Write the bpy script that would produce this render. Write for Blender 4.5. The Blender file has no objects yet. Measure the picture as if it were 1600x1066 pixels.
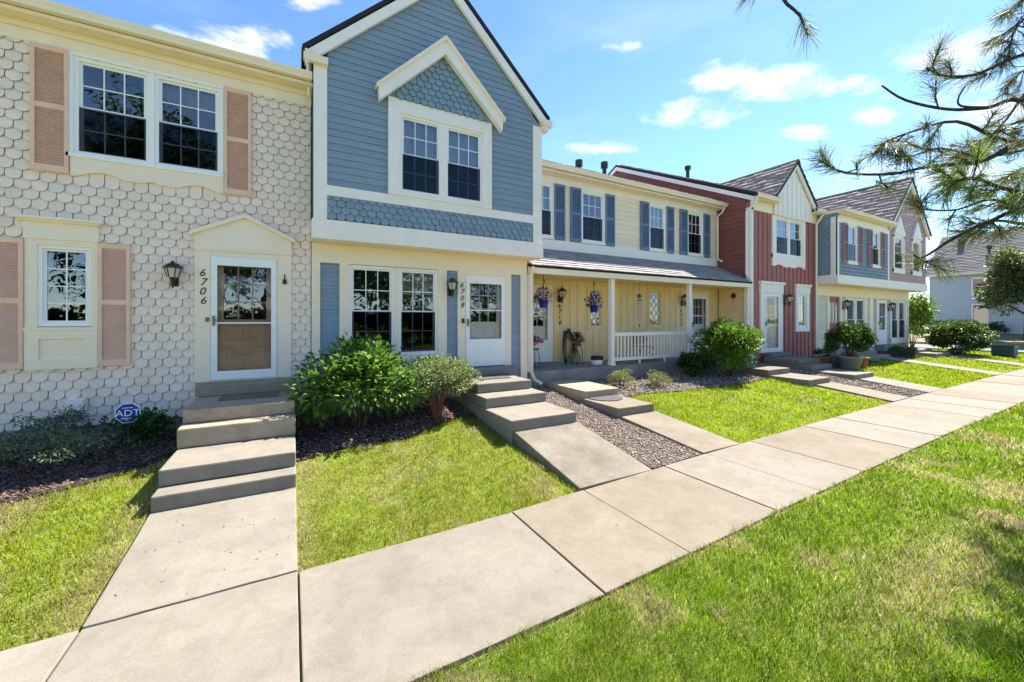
import bpy, bmesh, math, random
import numpy as np
from mathutils import Vector, Matrix, noise
random.seed(7); RNG = np.random.default_rng(11)
R = math.radians
scene = bpy.context.scene
COL = scene.collection
# ------------------------------------------------------------------ camera
cam_d = bpy.data.cameras.new('camera'); cam = bpy.data.objects.new('camera', cam_d); COL.objects.link(cam)
CAM = Vector((0, 0, 2.15))
cam.location = CAM; cam.rotation_euler = (R(90), 0, R(-29))
cam_d.sensor_width = 36; cam_d.lens = 621.6 / 1600 * 36
cam_d.shift_y = -33 / 1600; cam_d.clip_start = .05; cam_d.clip_end = 2000
scene.camera = cam
scene.render.resolution_x = 1024; scene.render.resolution_y = 682
# ------------------------------------------------------------------ sky and sun
SUNV = Vector((.85, .15, 1)).normalized()
sun_d = bpy.data.lights.new('sun', 'SUN'); sun_d.energy = 4.0; sun_d.angle = R(.5); sun_d.color = (1, .92, .80)
sun = bpy.data.objects.new('sun', sun_d); COL.objects.link(sun)
sun.rotation_euler = SUNV.to_track_quat('Z', 'Y').to_euler(); sun.location = (20, 5, 30)
scene.view_settings.view_transform = 'Standard'; scene.view_settings.look = 'None'
scene.view_settings.gamma = 1; scene.view_settings.exposure = 1.9
world = bpy.data.worlds.new('World'); scene.world = world; world.use_nodes = True
wt = world.node_tree; wt.nodes.clear()
def N(t, typ, **kw):
    n = t.nodes.new(typ)
    for k, v in kw.items():
        if k.startswith('i_'):
            n.inputs[k[2:].replace('_', ' ')].default_value = v
        else: setattr(n, k, v)
    return n
def math_n(t, op, a, b=None, c=None, clamp=False):
    n = t.nodes.new('ShaderNodeMath'); n.operation = op; n.use_clamp = clamp
    for i, v in enumerate((a, b, c)):
        if v is None: continue
        if isinstance(v, (int, float)): n.inputs[i].default_value = v
        else: t.links.new(v, n.inputs[i])
    return n.outputs[0]
sky = N(wt, 'ShaderNodeTexSky', sky_type='NISHITA', sun_disc=False, sun_elevation=math.asin(SUNV.z),
        sun_rotation=math.atan2(SUNV.x, SUNV.y), altitude=1600, air_density=1.0, dust_density=.12, ozone_density=2.0)
geo = N(wt, 'ShaderNodeTexCoord')
def view_dir(px, py):
    t = (px - 800) / 621.6; s, c = math.sin(R(29)), math.cos(R(29))
    return Vector((s + c * t, c - s * t, -(py - 500) / 621.6)).normalized()
nz = N(wt, 'ShaderNodeTexNoise'); nz.inputs['Scale'].default_value = 11; nz.inputs['Detail'].default_value = 9; nz.inputs['Roughness'].default_value = .6
mp = N(wt, 'ShaderNodeMapping'); mp.inputs['Scale'].default_value = (1, 1, 2.3)
wt.links.new(geo.outputs['Generated'], mp.inputs['Vector']); wt.links.new(mp.outputs[0], nz.inputs['Vector'])
# cumulus banks: direction of the middle, half width, half height (in radians), and others all round the sky
banks = [(1185, 122, .125, .036), (1075, 178, .10, .032), (350, 66, .10, .034), (1500, 75, .085, .04), (1370, 185, .045, .022),
         (1250, 208, .06, .014), (490, 2, .05, .016), (950, 232, .10, .018), (970, 73, .04, .014), (1300, 132, .07, .018), (1540, 165, .12, .035), (1490, 270, .12, .025)]
CR = Vector((math.cos(R(29)), -math.sin(R(29)), 0))
dirs = [(view_dir(a, b), w * 1.25, h_ * 1.25, True) for a, b, w, h_ in banks]
for k in range(16):
    az = R(120 + k * 15.5 + (k * 37 % 9)); el = R(9 + (k * 53 % 34))
    dirs.append((Vector((math.sin(az) * math.cos(el), math.cos(az) * math.cos(el), math.sin(el))), .10 + .02 * (k % 4), .035 + .008 * (k % 3), False))
acc = None
for d, w, h_, lev in dirs:
    u = (CR - CR.dot(d) * d).normalized() if lev else d.cross(Vector((0, 0, 1))).normalized()
    v = u.cross(d)
    def dot(vec, scale):
        n = wt.nodes.new('ShaderNodeVectorMath'); n.operation = 'DOT_PRODUCT'; wt.links.new(geo.outputs['Generated'], n.inputs[0]); n.inputs[1].default_value = vec * scale
        return n.outputs['Value']
    a = dot(u, 1 / w); b = dot(v, 1 / h_); f = dot(d, 1)
    a2 = math_n(wt, 'MULTIPLY', a, a)
    b2 = math_n(wt, 'MULTIPLY', math_n(wt, 'SUBTRACT', b, d.dot(v) / h_), 1.0); b2 = math_n(wt, 'MULTIPLY', b2, b2)
    r2 = math_n(wt, 'ADD', a2, b2)
    blob = math_n(wt, 'SUBTRACT', 1.0, r2)
    blob = math_n(wt, 'MULTIPLY', blob, math_n(wt, 'GREATER_THAN', f, 0.0))
    blob = math_n(wt, 'MAXIMUM', blob, 0.0)
    acc = blob if acc is None else math_n(wt, 'MAXIMUM', acc, blob)
dens = math_n(wt, 'ADD', math_n(wt, 'MULTIPLY', acc, 1.1), math_n(wt, 'MULTIPLY', math_n(wt, 'SUBTRACT', nz.outputs['Fac'], .54), 3.9))
gate = math_n(wt, 'GREATER_THAN', acc, .0)
mr = N(wt, 'ShaderNodeMapRange', interpolation_type='SMOOTHSTEP'); mr.inputs['From Min'].default_value = .1; mr.inputs['From Max'].default_value = 1.5
wt.links.new(math_n(wt, 'MULTIPLY', dens, math_n(wt, 'MULTIPLY', acc, 4.0, clamp=True)), mr.inputs['Value'])
# thin wisps everywhere
nz2 = N(wt, 'ShaderNodeTexNoise'); nz2.inputs['Scale'].default_value = 3.2; nz2.inputs['Detail'].default_value = 6
mp2 = N(wt, 'ShaderNodeMapping'); mp2.inputs['Scale'].default_value = (1, 1, 3.5)
wt.links.new(geo.outputs['Generated'], mp2.inputs['Vector']); wt.links.new(mp2.outputs[0], nz2.inputs['Vector'])
mr2 = N(wt, 'ShaderNodeMapRange', interpolation_type='SMOOTHSTEP'); mr2.inputs['From Min'].default_value = .5; mr2.inputs['From Max'].default_value = .85; mr2.inputs['To Max'].default_value = .16
wt.links.new(nz2.outputs['Fac'], mr2.inputs['Value'])
cover = math_n(wt, 'MAXIMUM', mr.outputs[0], mr2.outputs[0])
mx = N(wt, 'ShaderNodeMixRGB'); wt.links.new(cover, mx.inputs['Fac']); hsv = N(wt, 'ShaderNodeHueSaturation'); hsv.inputs['Saturation'].default_value = 1.12; hsv.inputs['Value'].default_value = .88; wt.links.new(sky.outputs[0], hsv.inputs['Color']); wt.links.new(hsv.outputs[0], mx.inputs[1]); mx.inputs[2].default_value = (3.6, 3.65, 3.8, 1)
bg = N(wt, 'ShaderNodeBackground'); bg.inputs['Strength'].default_value = .10
wo = N(wt, 'ShaderNodeOutputWorld'); wt.links.new(mx.outputs[0], bg.inputs['Color']); wt.links.new(bg.outputs[0], wo.inputs['Surface'])

# ------------------------------------------------------------------ materials
MATS = {}
def mat(name, base, var=.12, scale=6., rough=.6, bump=.0, bscale=60., spec=.3, tint=None, rnd=0.0, metal=0.0, stretch=None):
    if name in MATS: return MATS[name]
    m = bpy.data.materials.new(name); m.use_nodes = True; t = m.node_tree; bs = t.nodes['Principled BSDF']
    tc = N(t, 'ShaderNodeTexCoord'); vec = tc.outputs['Object']
    if rnd or True:
        oi = N(t, 'ShaderNodeObjectInfo'); ad = N(t, 'ShaderNodeVectorMath', operation='ADD')
        sc = N(t, 'ShaderNodeVectorMath', operation='SCALE'); sc.inputs['Scale'].default_value = 9
        cb = N(t, 'ShaderNodeCombineXYZ')
        for i in range(3): t.links.new(oi.outputs['Random'], cb.inputs[i])
        t.links.new(cb.outputs[0], sc.inputs[0]); t.links.new(vec, ad.inputs[0]); t.links.new(sc.outputs[0], ad.inputs[1]); vec = ad.outputs[0]
    if stretch:
        mpp = N(t, 'ShaderNodeMapping'); mpp.inputs['Scale'].default_value = stretch; t.links.new(vec, mpp.inputs[0]); vec = mpp.outputs[0]
    n1 = N(t, 'ShaderNodeTexNoise'); n1.inputs['Scale'].default_value = scale; n1.inputs['Detail'].default_value = 6; n1.inputs['Roughness'].default_value = .65
    t.links.new(vec, n1.inputs['Vector'])
    ramp = N(t, 'ShaderNodeValToRGB'); e = ramp.color_ramp.elements
    b = Vector(base[:3]); tb = Vector(tint) if tint else b * (1 - 2 * var)
    e[0].position = .28; e[1].position = .72
    e[0].color = (*tb, 1); e[1].color = (*[min(.95, x * (1 + var)) for x in b], 1)
    t.links.new(n1.outputs['Fac'], ramp.inputs[0]); col = ramp.outputs[0]
    if rnd:
        hs = N(t, 'ShaderNodeHueSaturation'); t.links.new(col, hs.inputs['Color'])
        mr_ = N(t, 'ShaderNodeMapRange'); mr_.inputs['To Min'].default_value = 1 - rnd; mr_.inputs['To Max'].default_value = 1 + rnd
        gi = N(t, 'ShaderNodeNewGeometry'); t.links.new(math_n(t, 'FRACT', math_n(t, 'ADD', oi.outputs['Random'], gi.outputs['Random Per Island'])), mr_.inputs['Value']); t.links.new(mr_.outputs[0], hs.inputs['Value']); col = hs.outputs[0]
    t.links.new(col, bs.inputs['Base Color'])
    bs.inputs['Roughness'].default_value = rough; bs.inputs['Specular IOR Level'].default_value = spec; bs.inputs['Metallic'].default_value = metal
    if bump:
        n2 = N(t, 'ShaderNodeTexNoise'); n2.inputs['Scale'].default_value = bscale; n2.inputs['Detail'].default_value = 4; t.links.new(vec, n2.inputs['Vector'])
        bp = N(t, 'ShaderNodeBump'); bp.inputs['Strength'].default_value = bump; bp.inputs['Distance'].default_value = .02
        t.links.new(n2.outputs['Fac'], bp.inputs['Height']); t.links.new(bp.outputs[0], bs.inputs['Normal'])
    MATS[name] = m; return m
def concrete(name, base, dark, speck=.12, rnd=.06):
    m = mat(name, base, .1, 1.6, .88, .16, 140, .2, tint=dark, rnd=rnd)
    t = m.node_tree; bs = t.nodes['Principled BSDF']; src = bs.inputs['Base Color'].links[0].from_socket
    tc = N(t, 'ShaderNodeTexCoord')
    vo = N(t, 'ShaderNodeTexNoise'); vo.inputs['Scale'].default_value = 95; vo.inputs['Detail'].default_value = 3; t.links.new(tc.outputs['Object'], vo.inputs['Vector'])
    r2 = N(t, 'ShaderNodeValToRGB'); r2.color_ramp.elements[0].position = .3; r2.color_ramp.elements[1].position = .55
    r2.color_ramp.elements[0].color = (1 - speck, 1 - speck, 1 - speck, 1); r2.color_ramp.elements[1].color = (1, 1, 1, 1)
    t.links.new(vo.outputs['Fac'], r2.inputs[0])
    n3 = N(t, 'ShaderNodeTexNoise'); n3.inputs['Scale'].default_value = 4.5; n3.inputs['Detail'].default_value = 8; n3.inputs['Roughness'].default_value = .75; n3.inputs['Distortion'].default_value = .6
    t.links.new(tc.outputs['Object'], n3.inputs['Vector'])
    r3 = N(t, 'ShaderNodeValToRGB'); r3.color_ramp.elements[0].position = .3; r3.color_ramp.elements[1].position = .56
    r3.color_ramp.elements[0].color = (.84, .83, .80, 1); r3.color_ramp.elements[1].color = (1, 1, 1, 1); t.links.new(n3.outputs['Fac'], r3.inputs[0])
    a = N(t, 'ShaderNodeMixRGB', blend_type='MULTIPLY'); a.inputs[0].default_value = 1; t.links.new(src, a.inputs[1]); t.links.new(r2.outputs[0], a.inputs[2])
    b = N(t, 'ShaderNodeMixRGB', blend_type='MULTIPLY'); b.inputs[0].default_value = 1; t.links.new(a.outputs[0], b.inputs[1]); t.links.new(r3.outputs[0], b.inputs[2])
    t.links.new(b.outputs[0], bs.inputs['Base Color']); return m
def attr_mat(name, rough=.6, transl=0.0, spec=.25):
    m = bpy.data.materials.new(name); m.use_nodes = True; t = m.node_tree; bs = t.nodes['Principled BSDF']
    at = N(t, 'ShaderNodeAttribute', attribute_name='tint'); t.links.new(at.outputs['Color'], bs.inputs['Base Color'])
    bs.inputs['Roughness'].default_value = rough; bs.inputs['Specular IOR Level'].default_value = spec
    if transl:
        tr = N(t, 'ShaderNodeBsdfTranslucent'); t.links.new(at.outputs['Color'], tr.inputs['Color'])
        mxs = N(t, 'ShaderNodeMixShader'); mxs.inputs[0].default_value = transl
        out = t.nodes['Material Output']; t.links.new(bs.outputs[0], mxs.inputs[1]); t.links.new(tr.outputs[0], mxs.inputs[2]); t.links.new(mxs.outputs[0], out.inputs['Surface'])
    MATS[name] = m; return m
def glass_mat(name, refl=1.0, clear=1.0, tint=(1, 1, 1), rough=.0, wob=.02):
    m = bpy.data.materials.new(name); m.use_nodes = True; t = m.node_tree; t.nodes.clear()
    out = N(t, 'ShaderNodeOutputMaterial'); gl = N(t, 'ShaderNodeBsdfGlossy'); gl.inputs['Roughness'].default_value = rough; gl.inputs['Color'].default_value = (.95, .97, 1, 1)
    tr = N(t, 'ShaderNodeBsdfTransparent'); tr.inputs['Color'].default_value = (*[x * clear for x in tint], 1)
    fr = N(t, 'ShaderNodeFresnel'); fr.inputs['IOR'].default_value = 1.0 + .75 * refl
    tc = N(t, 'ShaderNodeTexCoord'); nn = N(t, 'ShaderNodeTexNoise'); nn.inputs['Scale'].default_value = 2.2; t.links.new(tc.outputs['Object'], nn.inputs['Vector'])
    bp = N(t, 'ShaderNodeBump'); bp.inputs['Strength'].default_value = wob; bp.inputs['Distance'].default_value = .1; t.links.new(nn.outputs['Fac'], bp.inputs['Height']); t.links.new(bp.outputs[0], gl.inputs['Normal'])
    ms = N(t, 'ShaderNodeMixShader'); t.links.new(fr.outputs[0], ms.inputs[0]); t.links.new(tr.outputs[0], ms.inputs[1]); t.links.new(gl.outputs[0], ms.inputs[2]); t.links.new(ms.outputs[0], out.inputs['Surface'])
    MATS[name] = m; return m
glass_mat('glass', 1.75, .85, wob=.05); glass_mat('storm_glass', .62, .92, wob=.08); glass_mat('screen_mesh', .25, .42, (.8, .85, .9))
cream = mat('cream_trim', (.95, .765, .595), .03, 3, .55, .05, 40)
white = mat('white_vinyl', (.90, .86, .84), .02, 3, .45)
offwhite = mat('off_white_trim', (.93, .82, .75), .03, 3, .55, .05, 40)
tan = mat('tan_shingle_paint', (.90, .715, .595), .04, 5, .7, .08, 60, rnd=.05)
pinksh = mat('dusty_pink_shutter', (.85, .54, .40), .06, 5, .6)
bluesd = mat('blue_siding_paint', (.24, .305, .385), .06, 4, .6, .1, 60, rnd=.05, stretch=(.6, 1, 4))
bluesh = mat('blue_shingle_paint', (.235, .315, .385), .07, 5, .65, .15, 60, rnd=.07)
yel = mat('cream_siding_paint', (.90, .75, .55), .05, 4, .6, .08, 50, rnd=.04, stretch=(.6, 1, 4))
porchy = mat('porch_cream_board', (.93, .68, .36), .05, 3, .6, .08, 50)
tealsh = mat('slate_blue_shutter', (.155, .215, .33), .08, 5, .55)
redsd = mat('barn_red_siding', (.27, .09, .068), .07, 4, .6, .1, 60, rnd=.06, stretch=(.6, 1, 4))
redbb = mat('faded_red_board', (.42, .155, .135), .12, 3, .65, .1, 50, rnd=.05, stretch=(3, 3, .5))
greysh = mat('grey_blue_shingle_paint', (.24, .29, .36), .08, 5, .65, rnd=.08)
mauvesd = mat('mauve_siding_paint', (.46, .28, .275), .06, 4, .6, rnd=.05, stretch=(.6, 1, 4))
mauvesh = mat('mauve_shutter', (.33, .18, .185), .06, 5, .6)
beige = mat('beige_siding_paint', (.66, .60, .47), .05, 4, .6, rnd=.04)
greylow = mat('pale_grey_siding_paint', (.42, .45, .47), .05, 4, .6, rnd=.04)
brownd = mat('brown_door_paint', (.55, .36, .26), .04, 3, .5)
redd = mat('red_door_paint', (.30, .035, .022), .06, 3, .4)
black = mat('black_metal', (.016, .015, .016), .2, 8, .45, spec=.5)
brass = mat('aged_brass', (.28, .2, .09), .2, 12, .4, metal=.7)
roofm = mat('roof_shingle_brown', (.42, .36, .33), .3, 14, .9, .3, 120, .15, rnd=.1)
roofp = mat('porch_shingle_grey', (.33, .31, .31), .18, 12, .85, .3, 120, .2, rnd=.14)
roofedge = mat('roof_edge_dark', (.03, .026, .034), .2, 10, .8)
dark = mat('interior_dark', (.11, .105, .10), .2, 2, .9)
curtain = mat('pale_curtain', (.8, .79, .77), .2, 9, .9, stretch=(9, 1, .4))
soil = mat('soil', (.10, .078, .055), .25, 20, .95, .5, 60, .1)
conc = concrete('concrete_grey', (.25, .225, .188), (.212, .19, .156))
conct = concrete('concrete_tan', (.24, .208, .163), (.20, .17, .13), .15)
conco = concrete('concrete_old', (.42, .345, .26), (.31, .25, .18), .35)
concw = concrete('concrete_pale', (.25, .228, .19), (.215, .194, .16), .15)
concr = concrete('concrete_rough', (.265, .24, .20), (.165, .145, .11), .4)
fnd = concrete('foundation_grey', (.31, .29, .265), (.2, .185, .17), .4)
pebb = attr_mat('pebble', .85); chipm = attr_mat('bark_chip', .9)
grassm = attr_mat('grass_blade', .9, .5, .05); leafm = attr_mat('leaf', .42, .38, .35); petalm = attr_mat('petal', .6, .3); needlem = attr_mat('pine_needle', .5, .4)
bark = mat('bark_brown', (.115, .075, .052), .3, 18, .95, .6, 40, .1)
pinebark = mat('pine_bark', (.07, .05, .042), .3, 18, .95, .6, 40, .1)
terra = mat('terracotta', (.36, .15, .085), .15, 7, .85); pot_grey = mat('grey_pot', (.27, .275, .28), .1, 7, .7)
bluepot = mat('cobalt_plastic', (.012, .03, .30), .05, 5, .35, spec=.5)
hosem = mat('hose_green', (.012, .07, .04), .15, 8, .4, spec=.5)
matm = mat('doormat_brown', (.21, .16, .10), .25, 60, .95); matg = mat('doormat_grey', (.10, .10, .105), .3, 50, .95)
signb = mat('sign_blue', (.006, .045, .30), .05, 4, .4); signw = mat('sign_white', (.8, .8, .82), .02, 4, .5)
asphalt = mat('asphalt', (.20, .20, .205), .12, 8, .9, .3, 150, .2)
utilg = mat('utility_green', (.045, .085, .07), .12, 5, .6)
paleb = mat('pale_blue_siding', (.46, .53, .58), .04, 4, .65, stretch=(1, 1, 8)); fencem = mat('fence_red_wood', (.26, .10, .055), .2, 6, .9, stretch=(3, 3, .5))
galv = mat('galvanised_steel', (.13, .145, .16), .2, 8, .5, metal=.5)
dryg = mat('dry_lawn', (.24, .205, .11), .2, 3, .95)

# ------------------------------------------------------------------ mesh helpers
class MB:
    def __init__(s): s.v = []; s.f = []
    def box(s, x0, x1, y0, y1, z0, z1):
        b = len(s.v); s.v += [(x0, y0, z0), (x1, y0, z0), (x1, y1, z0), (x0, y1, z0), (x0, y0, z1), (x1, y0, z1), (x1, y1, z1), (x0, y1, z1)]
        s.f += [tuple(b + i for i in q) for q in ((0, 3, 2, 1), (4, 5, 6, 7), (0, 1, 5, 4), (1, 2, 6, 5), (2, 3, 7, 6), (3, 0, 4, 7))]; return s
    def hexa(s, c):   # 8 corners: bottom 4 ccw, top 4 ccw
        b = len(s.v); s.v += [tuple(p) for p in c]
        s.f += [tuple(b + i for i in q) for q in ((0, 3, 2, 1), (4, 5, 6, 7), (0, 1, 5, 4), (1, 2, 6, 5), (2, 3, 7, 6), (3, 0, 4, 7))]; return s
    def prism(s, poly, y0, y1):   # polygon in XZ, ccw seen from -Y, extruded y0 (front) to y1
        b = len(s.v); n = len(poly); s.v += [(x, y0, z) for x, z in poly] + [(x, y1, z) for x, z in poly]
        s.f.append(tuple(b + i for i in range(n))); s.f.append(tuple(b + n + i for i in reversed(range(n))))
        for i in range(n): j = (i + 1) % n; s.f.append((b + i, b + n + i, b + n + j, b + j))
        return s
    def prismx(s, poly, x0, x1):   # polygon in YZ extruded along X
        b = len(s.v); n = len(poly); s.v += [(x0, y, z) for y, z in poly] + [(x1, y, z) for y, z in poly]
        s.f.append(tuple(b + i for i in range(n))); s.f.append(tuple(b + n + i for i in reversed(range(n))))
        for i in range(n): j = (i + 1) % n; s.f.append((b + i, b + n + i, b + n + j, b + j))
        return s
    def tube(s, pts, r, n=8, cap=True):
        pts = [Vector(p) for p in pts]; rs = r if isinstance(r, (list, tuple)) else [r] * len(pts); b = len(s.v); prev = None
        for i, p in enumerate(pts):
            d = (pts[min(i + 1, len(pts) - 1)] - pts[max(i - 1, 0)]).normalized()
            a = Vector((0, 0, 1)) if abs(d.z) < .9 else Vector((1, 0, 0))
            if prev is not None and (prev - prev.dot(d) * d).length > .1: u = (prev - prev.dot(d) * d).normalized()
            else: u = a.cross(d).normalized()
            prev = u; w = d.cross(u)
            for k in range(n):
                an = 2 * math.pi * k / n; s.v.append(tuple(p + (u * math.cos(an) + w * math.sin(an)) * rs[i]))
        for i in range(len(pts) - 1):
            for k in range(n):
                k2 = (k + 1) % n; s.f.append((b + i * n + k, b + i * n + k2, b + (i + 1) * n + k2, b + (i + 1) * n + k))
        if cap:
            s.f.append(tuple(b + k for k in reversed(range(n)))); e = b + (len(pts) - 1) * n; s.f.append(tuple(e + k for k in range(n)))
        return s
    def lathe(s, c, prof, n=16):   # profile of (r, z)
        b = len(s.v)
        for r, z in prof:
            for k in range(n): an = 2 * math.pi * k / n; s.v.append((c[0] + r * math.cos(an), c[1] + r * math.sin(an), c[2] + z))
        for i in range(len(prof) - 1):
            for k in range(n): k2 = (k + 1) % n; s.f.append((b + i * n + k, b + i * n + k2, b + (i + 1) * n + k2, b + (i + 1) * n + k))
        s.f.append(tuple(b + k for k in reversed(range(n)))); e = b + (len(prof) - 1) * n; s.f.append(tuple(e + k for k in range(n)))
        return s
    def mesh(s, name, m, smooth=False):
        me = bpy.data.meshes.new(name); me.from_pydata(s.v, [], s.f); me.materials.append(m)
        if smooth: me.polygons.foreach_set('use_smooth', [True] * len(me.polygons))
        me.update(); return me
    def build(s, name, m, parent=None, smooth=False, bevel=0, rough=0):
        me = s.mesh(name, m, smooth)
        if bevel:
            bm = bmesh.new(); bm.from_mesh(me); bmesh.ops.bevel(bm, geom=bm.edges[:], offset=bevel, segments=2, affect='EDGES', profile=.6); bm.to_mesh(me); bm.free()
        if rough:
            bm = bmesh.new(); bm.from_mesh(me)
            for _ in range(3): bmesh.ops.subdivide_edges(bm, edges=[e for e in bm.edges if e.calc_length() > .16], cuts=1, use_grid_fill=True)
            bmesh.ops.triangulate(bm, faces=bm.faces[:])
            for v in bm.verts: v.co += (noise.noise_vector(v.co * 9) * rough + noise.noise_vector(v.co * 31) * rough * .6)
            bm.to_mesh(me); bm.free()
        return link(name, me, parent)
def link(name, me, parent=None, loc=None, rot=None):
    o = bpy.data.objects.new(name, me); COL.objects.link(o)
    if loc is not None: o.location = loc
    if rot is not None: o.rotation_euler = rot
    if parent is not None: o.parent = parent; o.matrix_parent_inverse = INV[parent.name]
    INV[o.name] = Matrix.Identity(4)
    return o
INV = {}
def tag(o, label, cat, group=None, kind=None):
    if label: o['label'] = label
    if cat: o['category'] = cat
    if group: o['group'] = group
    if kind: o['kind'] = kind
    return o
def thing(name, loc, label, cat, group=None):
    o = bpy.data.objects.new(name, None); COL.objects.link(o); o.location = loc; o.empty_display_size = .2
    INV[o.name] = Matrix.Translation(-Vector(loc)); return tag(o, label, cat, group)
def B(*a): return MB().box(*a)
def np_mesh(name, V, F, m, tint=None, smooth=False):
    """V (n,3) verts, F (k,3|4) faces, tint (n,3) colours"""
    me = bpy.data.meshes.new(name); V = np.asarray(V, np.float32); F = np.asarray(F, np.int32); k, w = F.shape
    me.vertices.add(len(V)); me.vertices.foreach_set('co', V.ravel())
    me.loops.add(k * w); me.loops.foreach_set('vertex_index', F.ravel())
    me.polygons.add(k); me.polygons.foreach_set('loop_start', np.arange(0, k * w, w, dtype=np.int32))
    try: me.polygons.foreach_set('loop_total', np.full(k, w, np.int32))
    except Exception: pass
    if tint is not None:
        at = me.attributes.new('tint', 'FLOAT_COLOR', 'POINT'); c = np.ones((len(V), 4), np.float32); c[:, :3] = tint; at.data.foreach_set('color', c.ravel())
    if smooth: me.polygons.foreach_set('use_smooth', np.ones(k, bool))
    me.materials.append(m); me.update(); me.validate(); return me
def text_mesh(txt, size, m, ext=.004, shear=.15):
    cu = bpy.data.curves.new('lettering', 'FONT'); cu.body = txt; cu.size = size; cu.extrude = ext; cu.shear = shear; cu.align_x = 'CENTER'; cu.resolution_u = 3
    o = bpy.data.objects.new('lettering', cu); me = bpy.data.meshes.new_from_object(o); me.materials.clear(); me.materials.append(m); bpy.data.objects.remove(o); return me
# ------------------------------------------------------------------ terrain
def gz(x): return float(np.interp(x, [-60, 1.5, 4, 7, 10, 25, 60], [0, 0, .08, .15, .19, .27, .30]))
def gh(x, y):
    p = min(max((y - 3.85) / 4.3, 0), 1) * .42
    k = min(max((x - 28.6) / 3.5, 0), 1)
    return gz(x) + p * (1 - k * .9)
def ghv(x, y):
    p = np.clip((y - 3.85) / 4.3, 0, 1) * .42; k = np.clip((x - 28.6) / 3.5, 0, 1)
    return np.interp(x, [-60, 1.5, 4, 7, 10, 25, 60], [0, 0, .08, .15, .19, .27, .30]) + p * (1 - k * .9)
xs = np.concatenate([np.linspace(-400, -12, 10), np.arange(-10, 44, .5), np.linspace(46, 700, 18)])
ys = np.concatenate([np.linspace(-400, -8, 10), np.arange(-6, 12, .3), np.linspace(13, 700, 18)])
GX, GY = np.meshgrid(xs, ys, indexing='ij'); GZ = ghv(GX, GY) - .012
ni, nj = GX.shape; idx = np.arange(ni * nj).reshape(ni, nj)
gm = mat('lawn_soil', (.14, .20, .03), .25, 1.3, .95, .4, 60, .05, tint=(.17, .17, .05))
ground = link('ground', np_mesh('ground', np.stack([GX, GY, GZ], -1).reshape(-1, 3), np.stack([idx[:-1, :-1], idx[1:, :-1], idx[1:, 1:], idx[:-1, 1:]], -1).reshape(-1, 4), gm, smooth=True))
tag(ground, 'grassy ground under the lawns and houses', 'ground', kind='structure')

def slab(name, x0, x1, y0, y1, z00, z10, z11, z01, th, m, parent=None, bev=.012):
    """slab whose top corners have their own heights (x0y0, x1y0, x1y1, x0y1)"""
    t = [(x0, y0, z00), (x1, y0, z10), (x1, y1, z11), (x0, y1, z01)]
    return MB().hexa([(x, y, z - th) for x, y, z in t] + t).build(name, m, parent, bevel=bev, rough=.0035 if bev > .01 else .0018)
SW0, SW1 = 2.34, 3.83
walk = bpy.data.objects.new('sidewalk', None); COL.objects.link(walk); INV['sidewalk'] = Matrix.Identity(4)
tag(walk, 'long pale concrete sidewalk in front of the row houses', 'sidewalk', kind='structure')
seams = [-7.9, -6.6, -5.3, -3.95, -2.6, -1.27, .05, 2.12, 3.12, 4.55, 5.47, 6.6, 8.3, 9.5, 10.8, 12.0, 13.2] + [14.5 + 1.35 * k for k in range(15)]
for i in range(len(seams) - 1):
    a, b = seams[i] + .007, seams[i + 1] - .007; j = random.uniform(-.006, .006)
    m = [concw, conc, conct][(0 if i < 7 else 2) if i < 9 else (i * 7) % 3]
    slab('slab', a, b, SW0, SW1, gz(a) + .02 + j, gz(b) + .02 + j, gz(b) + .022 + j, gz(a) + .022 + j, .11, m, walk, .008)
def walkway(label, x0, x1, y1, z1, m, y0=3.845, z0=None, cuts=()):
    z0a = gz((x0 + x1) / 2) + .024 if z0 is None else z0
    o = bpy.data.objects.new('walkway', None); COL.objects.link(o); INV[o.name] = Matrix.Identity(4)
    tag(o, label, 'walkway', kind='structure')
    ysr = [y0] + list(cuts) + [y1]
    for a, b in zip(ysr[:-1], ysr[1:]):
        za = z0a + (z1 - z0a) * (a - y0) / (y1 - y0); zb = z0a + (z1 - z0a) * (b - y0) / (y1 - y0)
        slab('slab', x0, x1, a + .003, b - .003, za, za, zb, zb, .2, m, o)
    return o
def steps(label, blocks, group=None):
    """blocks: (name, x0, x1, y0, y1, ztop, zbottom, material)"""
    x = sum(b[1] + b[2] for b in blocks) / 2 / len(blocks); y = min(b[3] for b in blocks)
    o = thing('concrete_steps', (x, y, min(b[6] for b in blocks)), label, 'steps', group)
    for n, x0, x1, y0, y1, zt, zb, m in blocks:
        slab(n, x0, x1, y0, y1, zt, zt, zt, zt, zt - zb, m, o, .02)
    return o
walkway('pale concrete walkway rising to the steps of house 6706', -1.27, .045, 5.38, .165, concw)
steps('five stained concrete steps up to the brown door of house 6706',
      [('step', -1.27, .05, 5.375, 8.0, .326, .0, concw), ('step', -1.268, .048, 5.637, 8.01, .512, .33, concw),
       ('step', -1.27, .05, 6.45, 8.02, .765, .515, conco), ('step', -1.262, .045, 6.72, 8.03, .95, .768, conco),
       ('threshold_step', -1.3, 0.0, 7.72, 8.15, 1.13, .953, conco)])
walkway('rough pitted concrete walkway leading to the steps of house 6708', 3.08, 4.34, 5.49, .385, concr)
steps('grey concrete steps up to the white door of house 6708',
      [('step', 3.02, 4.32, 5.48, 7.9, .56, .15, conc), ('step', 3.04, 4.34, 6.45, 7.91, .745, .563, conc),
       ('step', 3.1, 4.3, 6.93, 7.92, .925, .748, conc), ('threshold_step', 3.28, 4.5, 7.86, 8.15, 1.1, .93, fnd)])
walkway('smooth concrete walkway leading to the steps of house 6710', 5.43, 6.36, 5.56, .33, conct)
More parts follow.
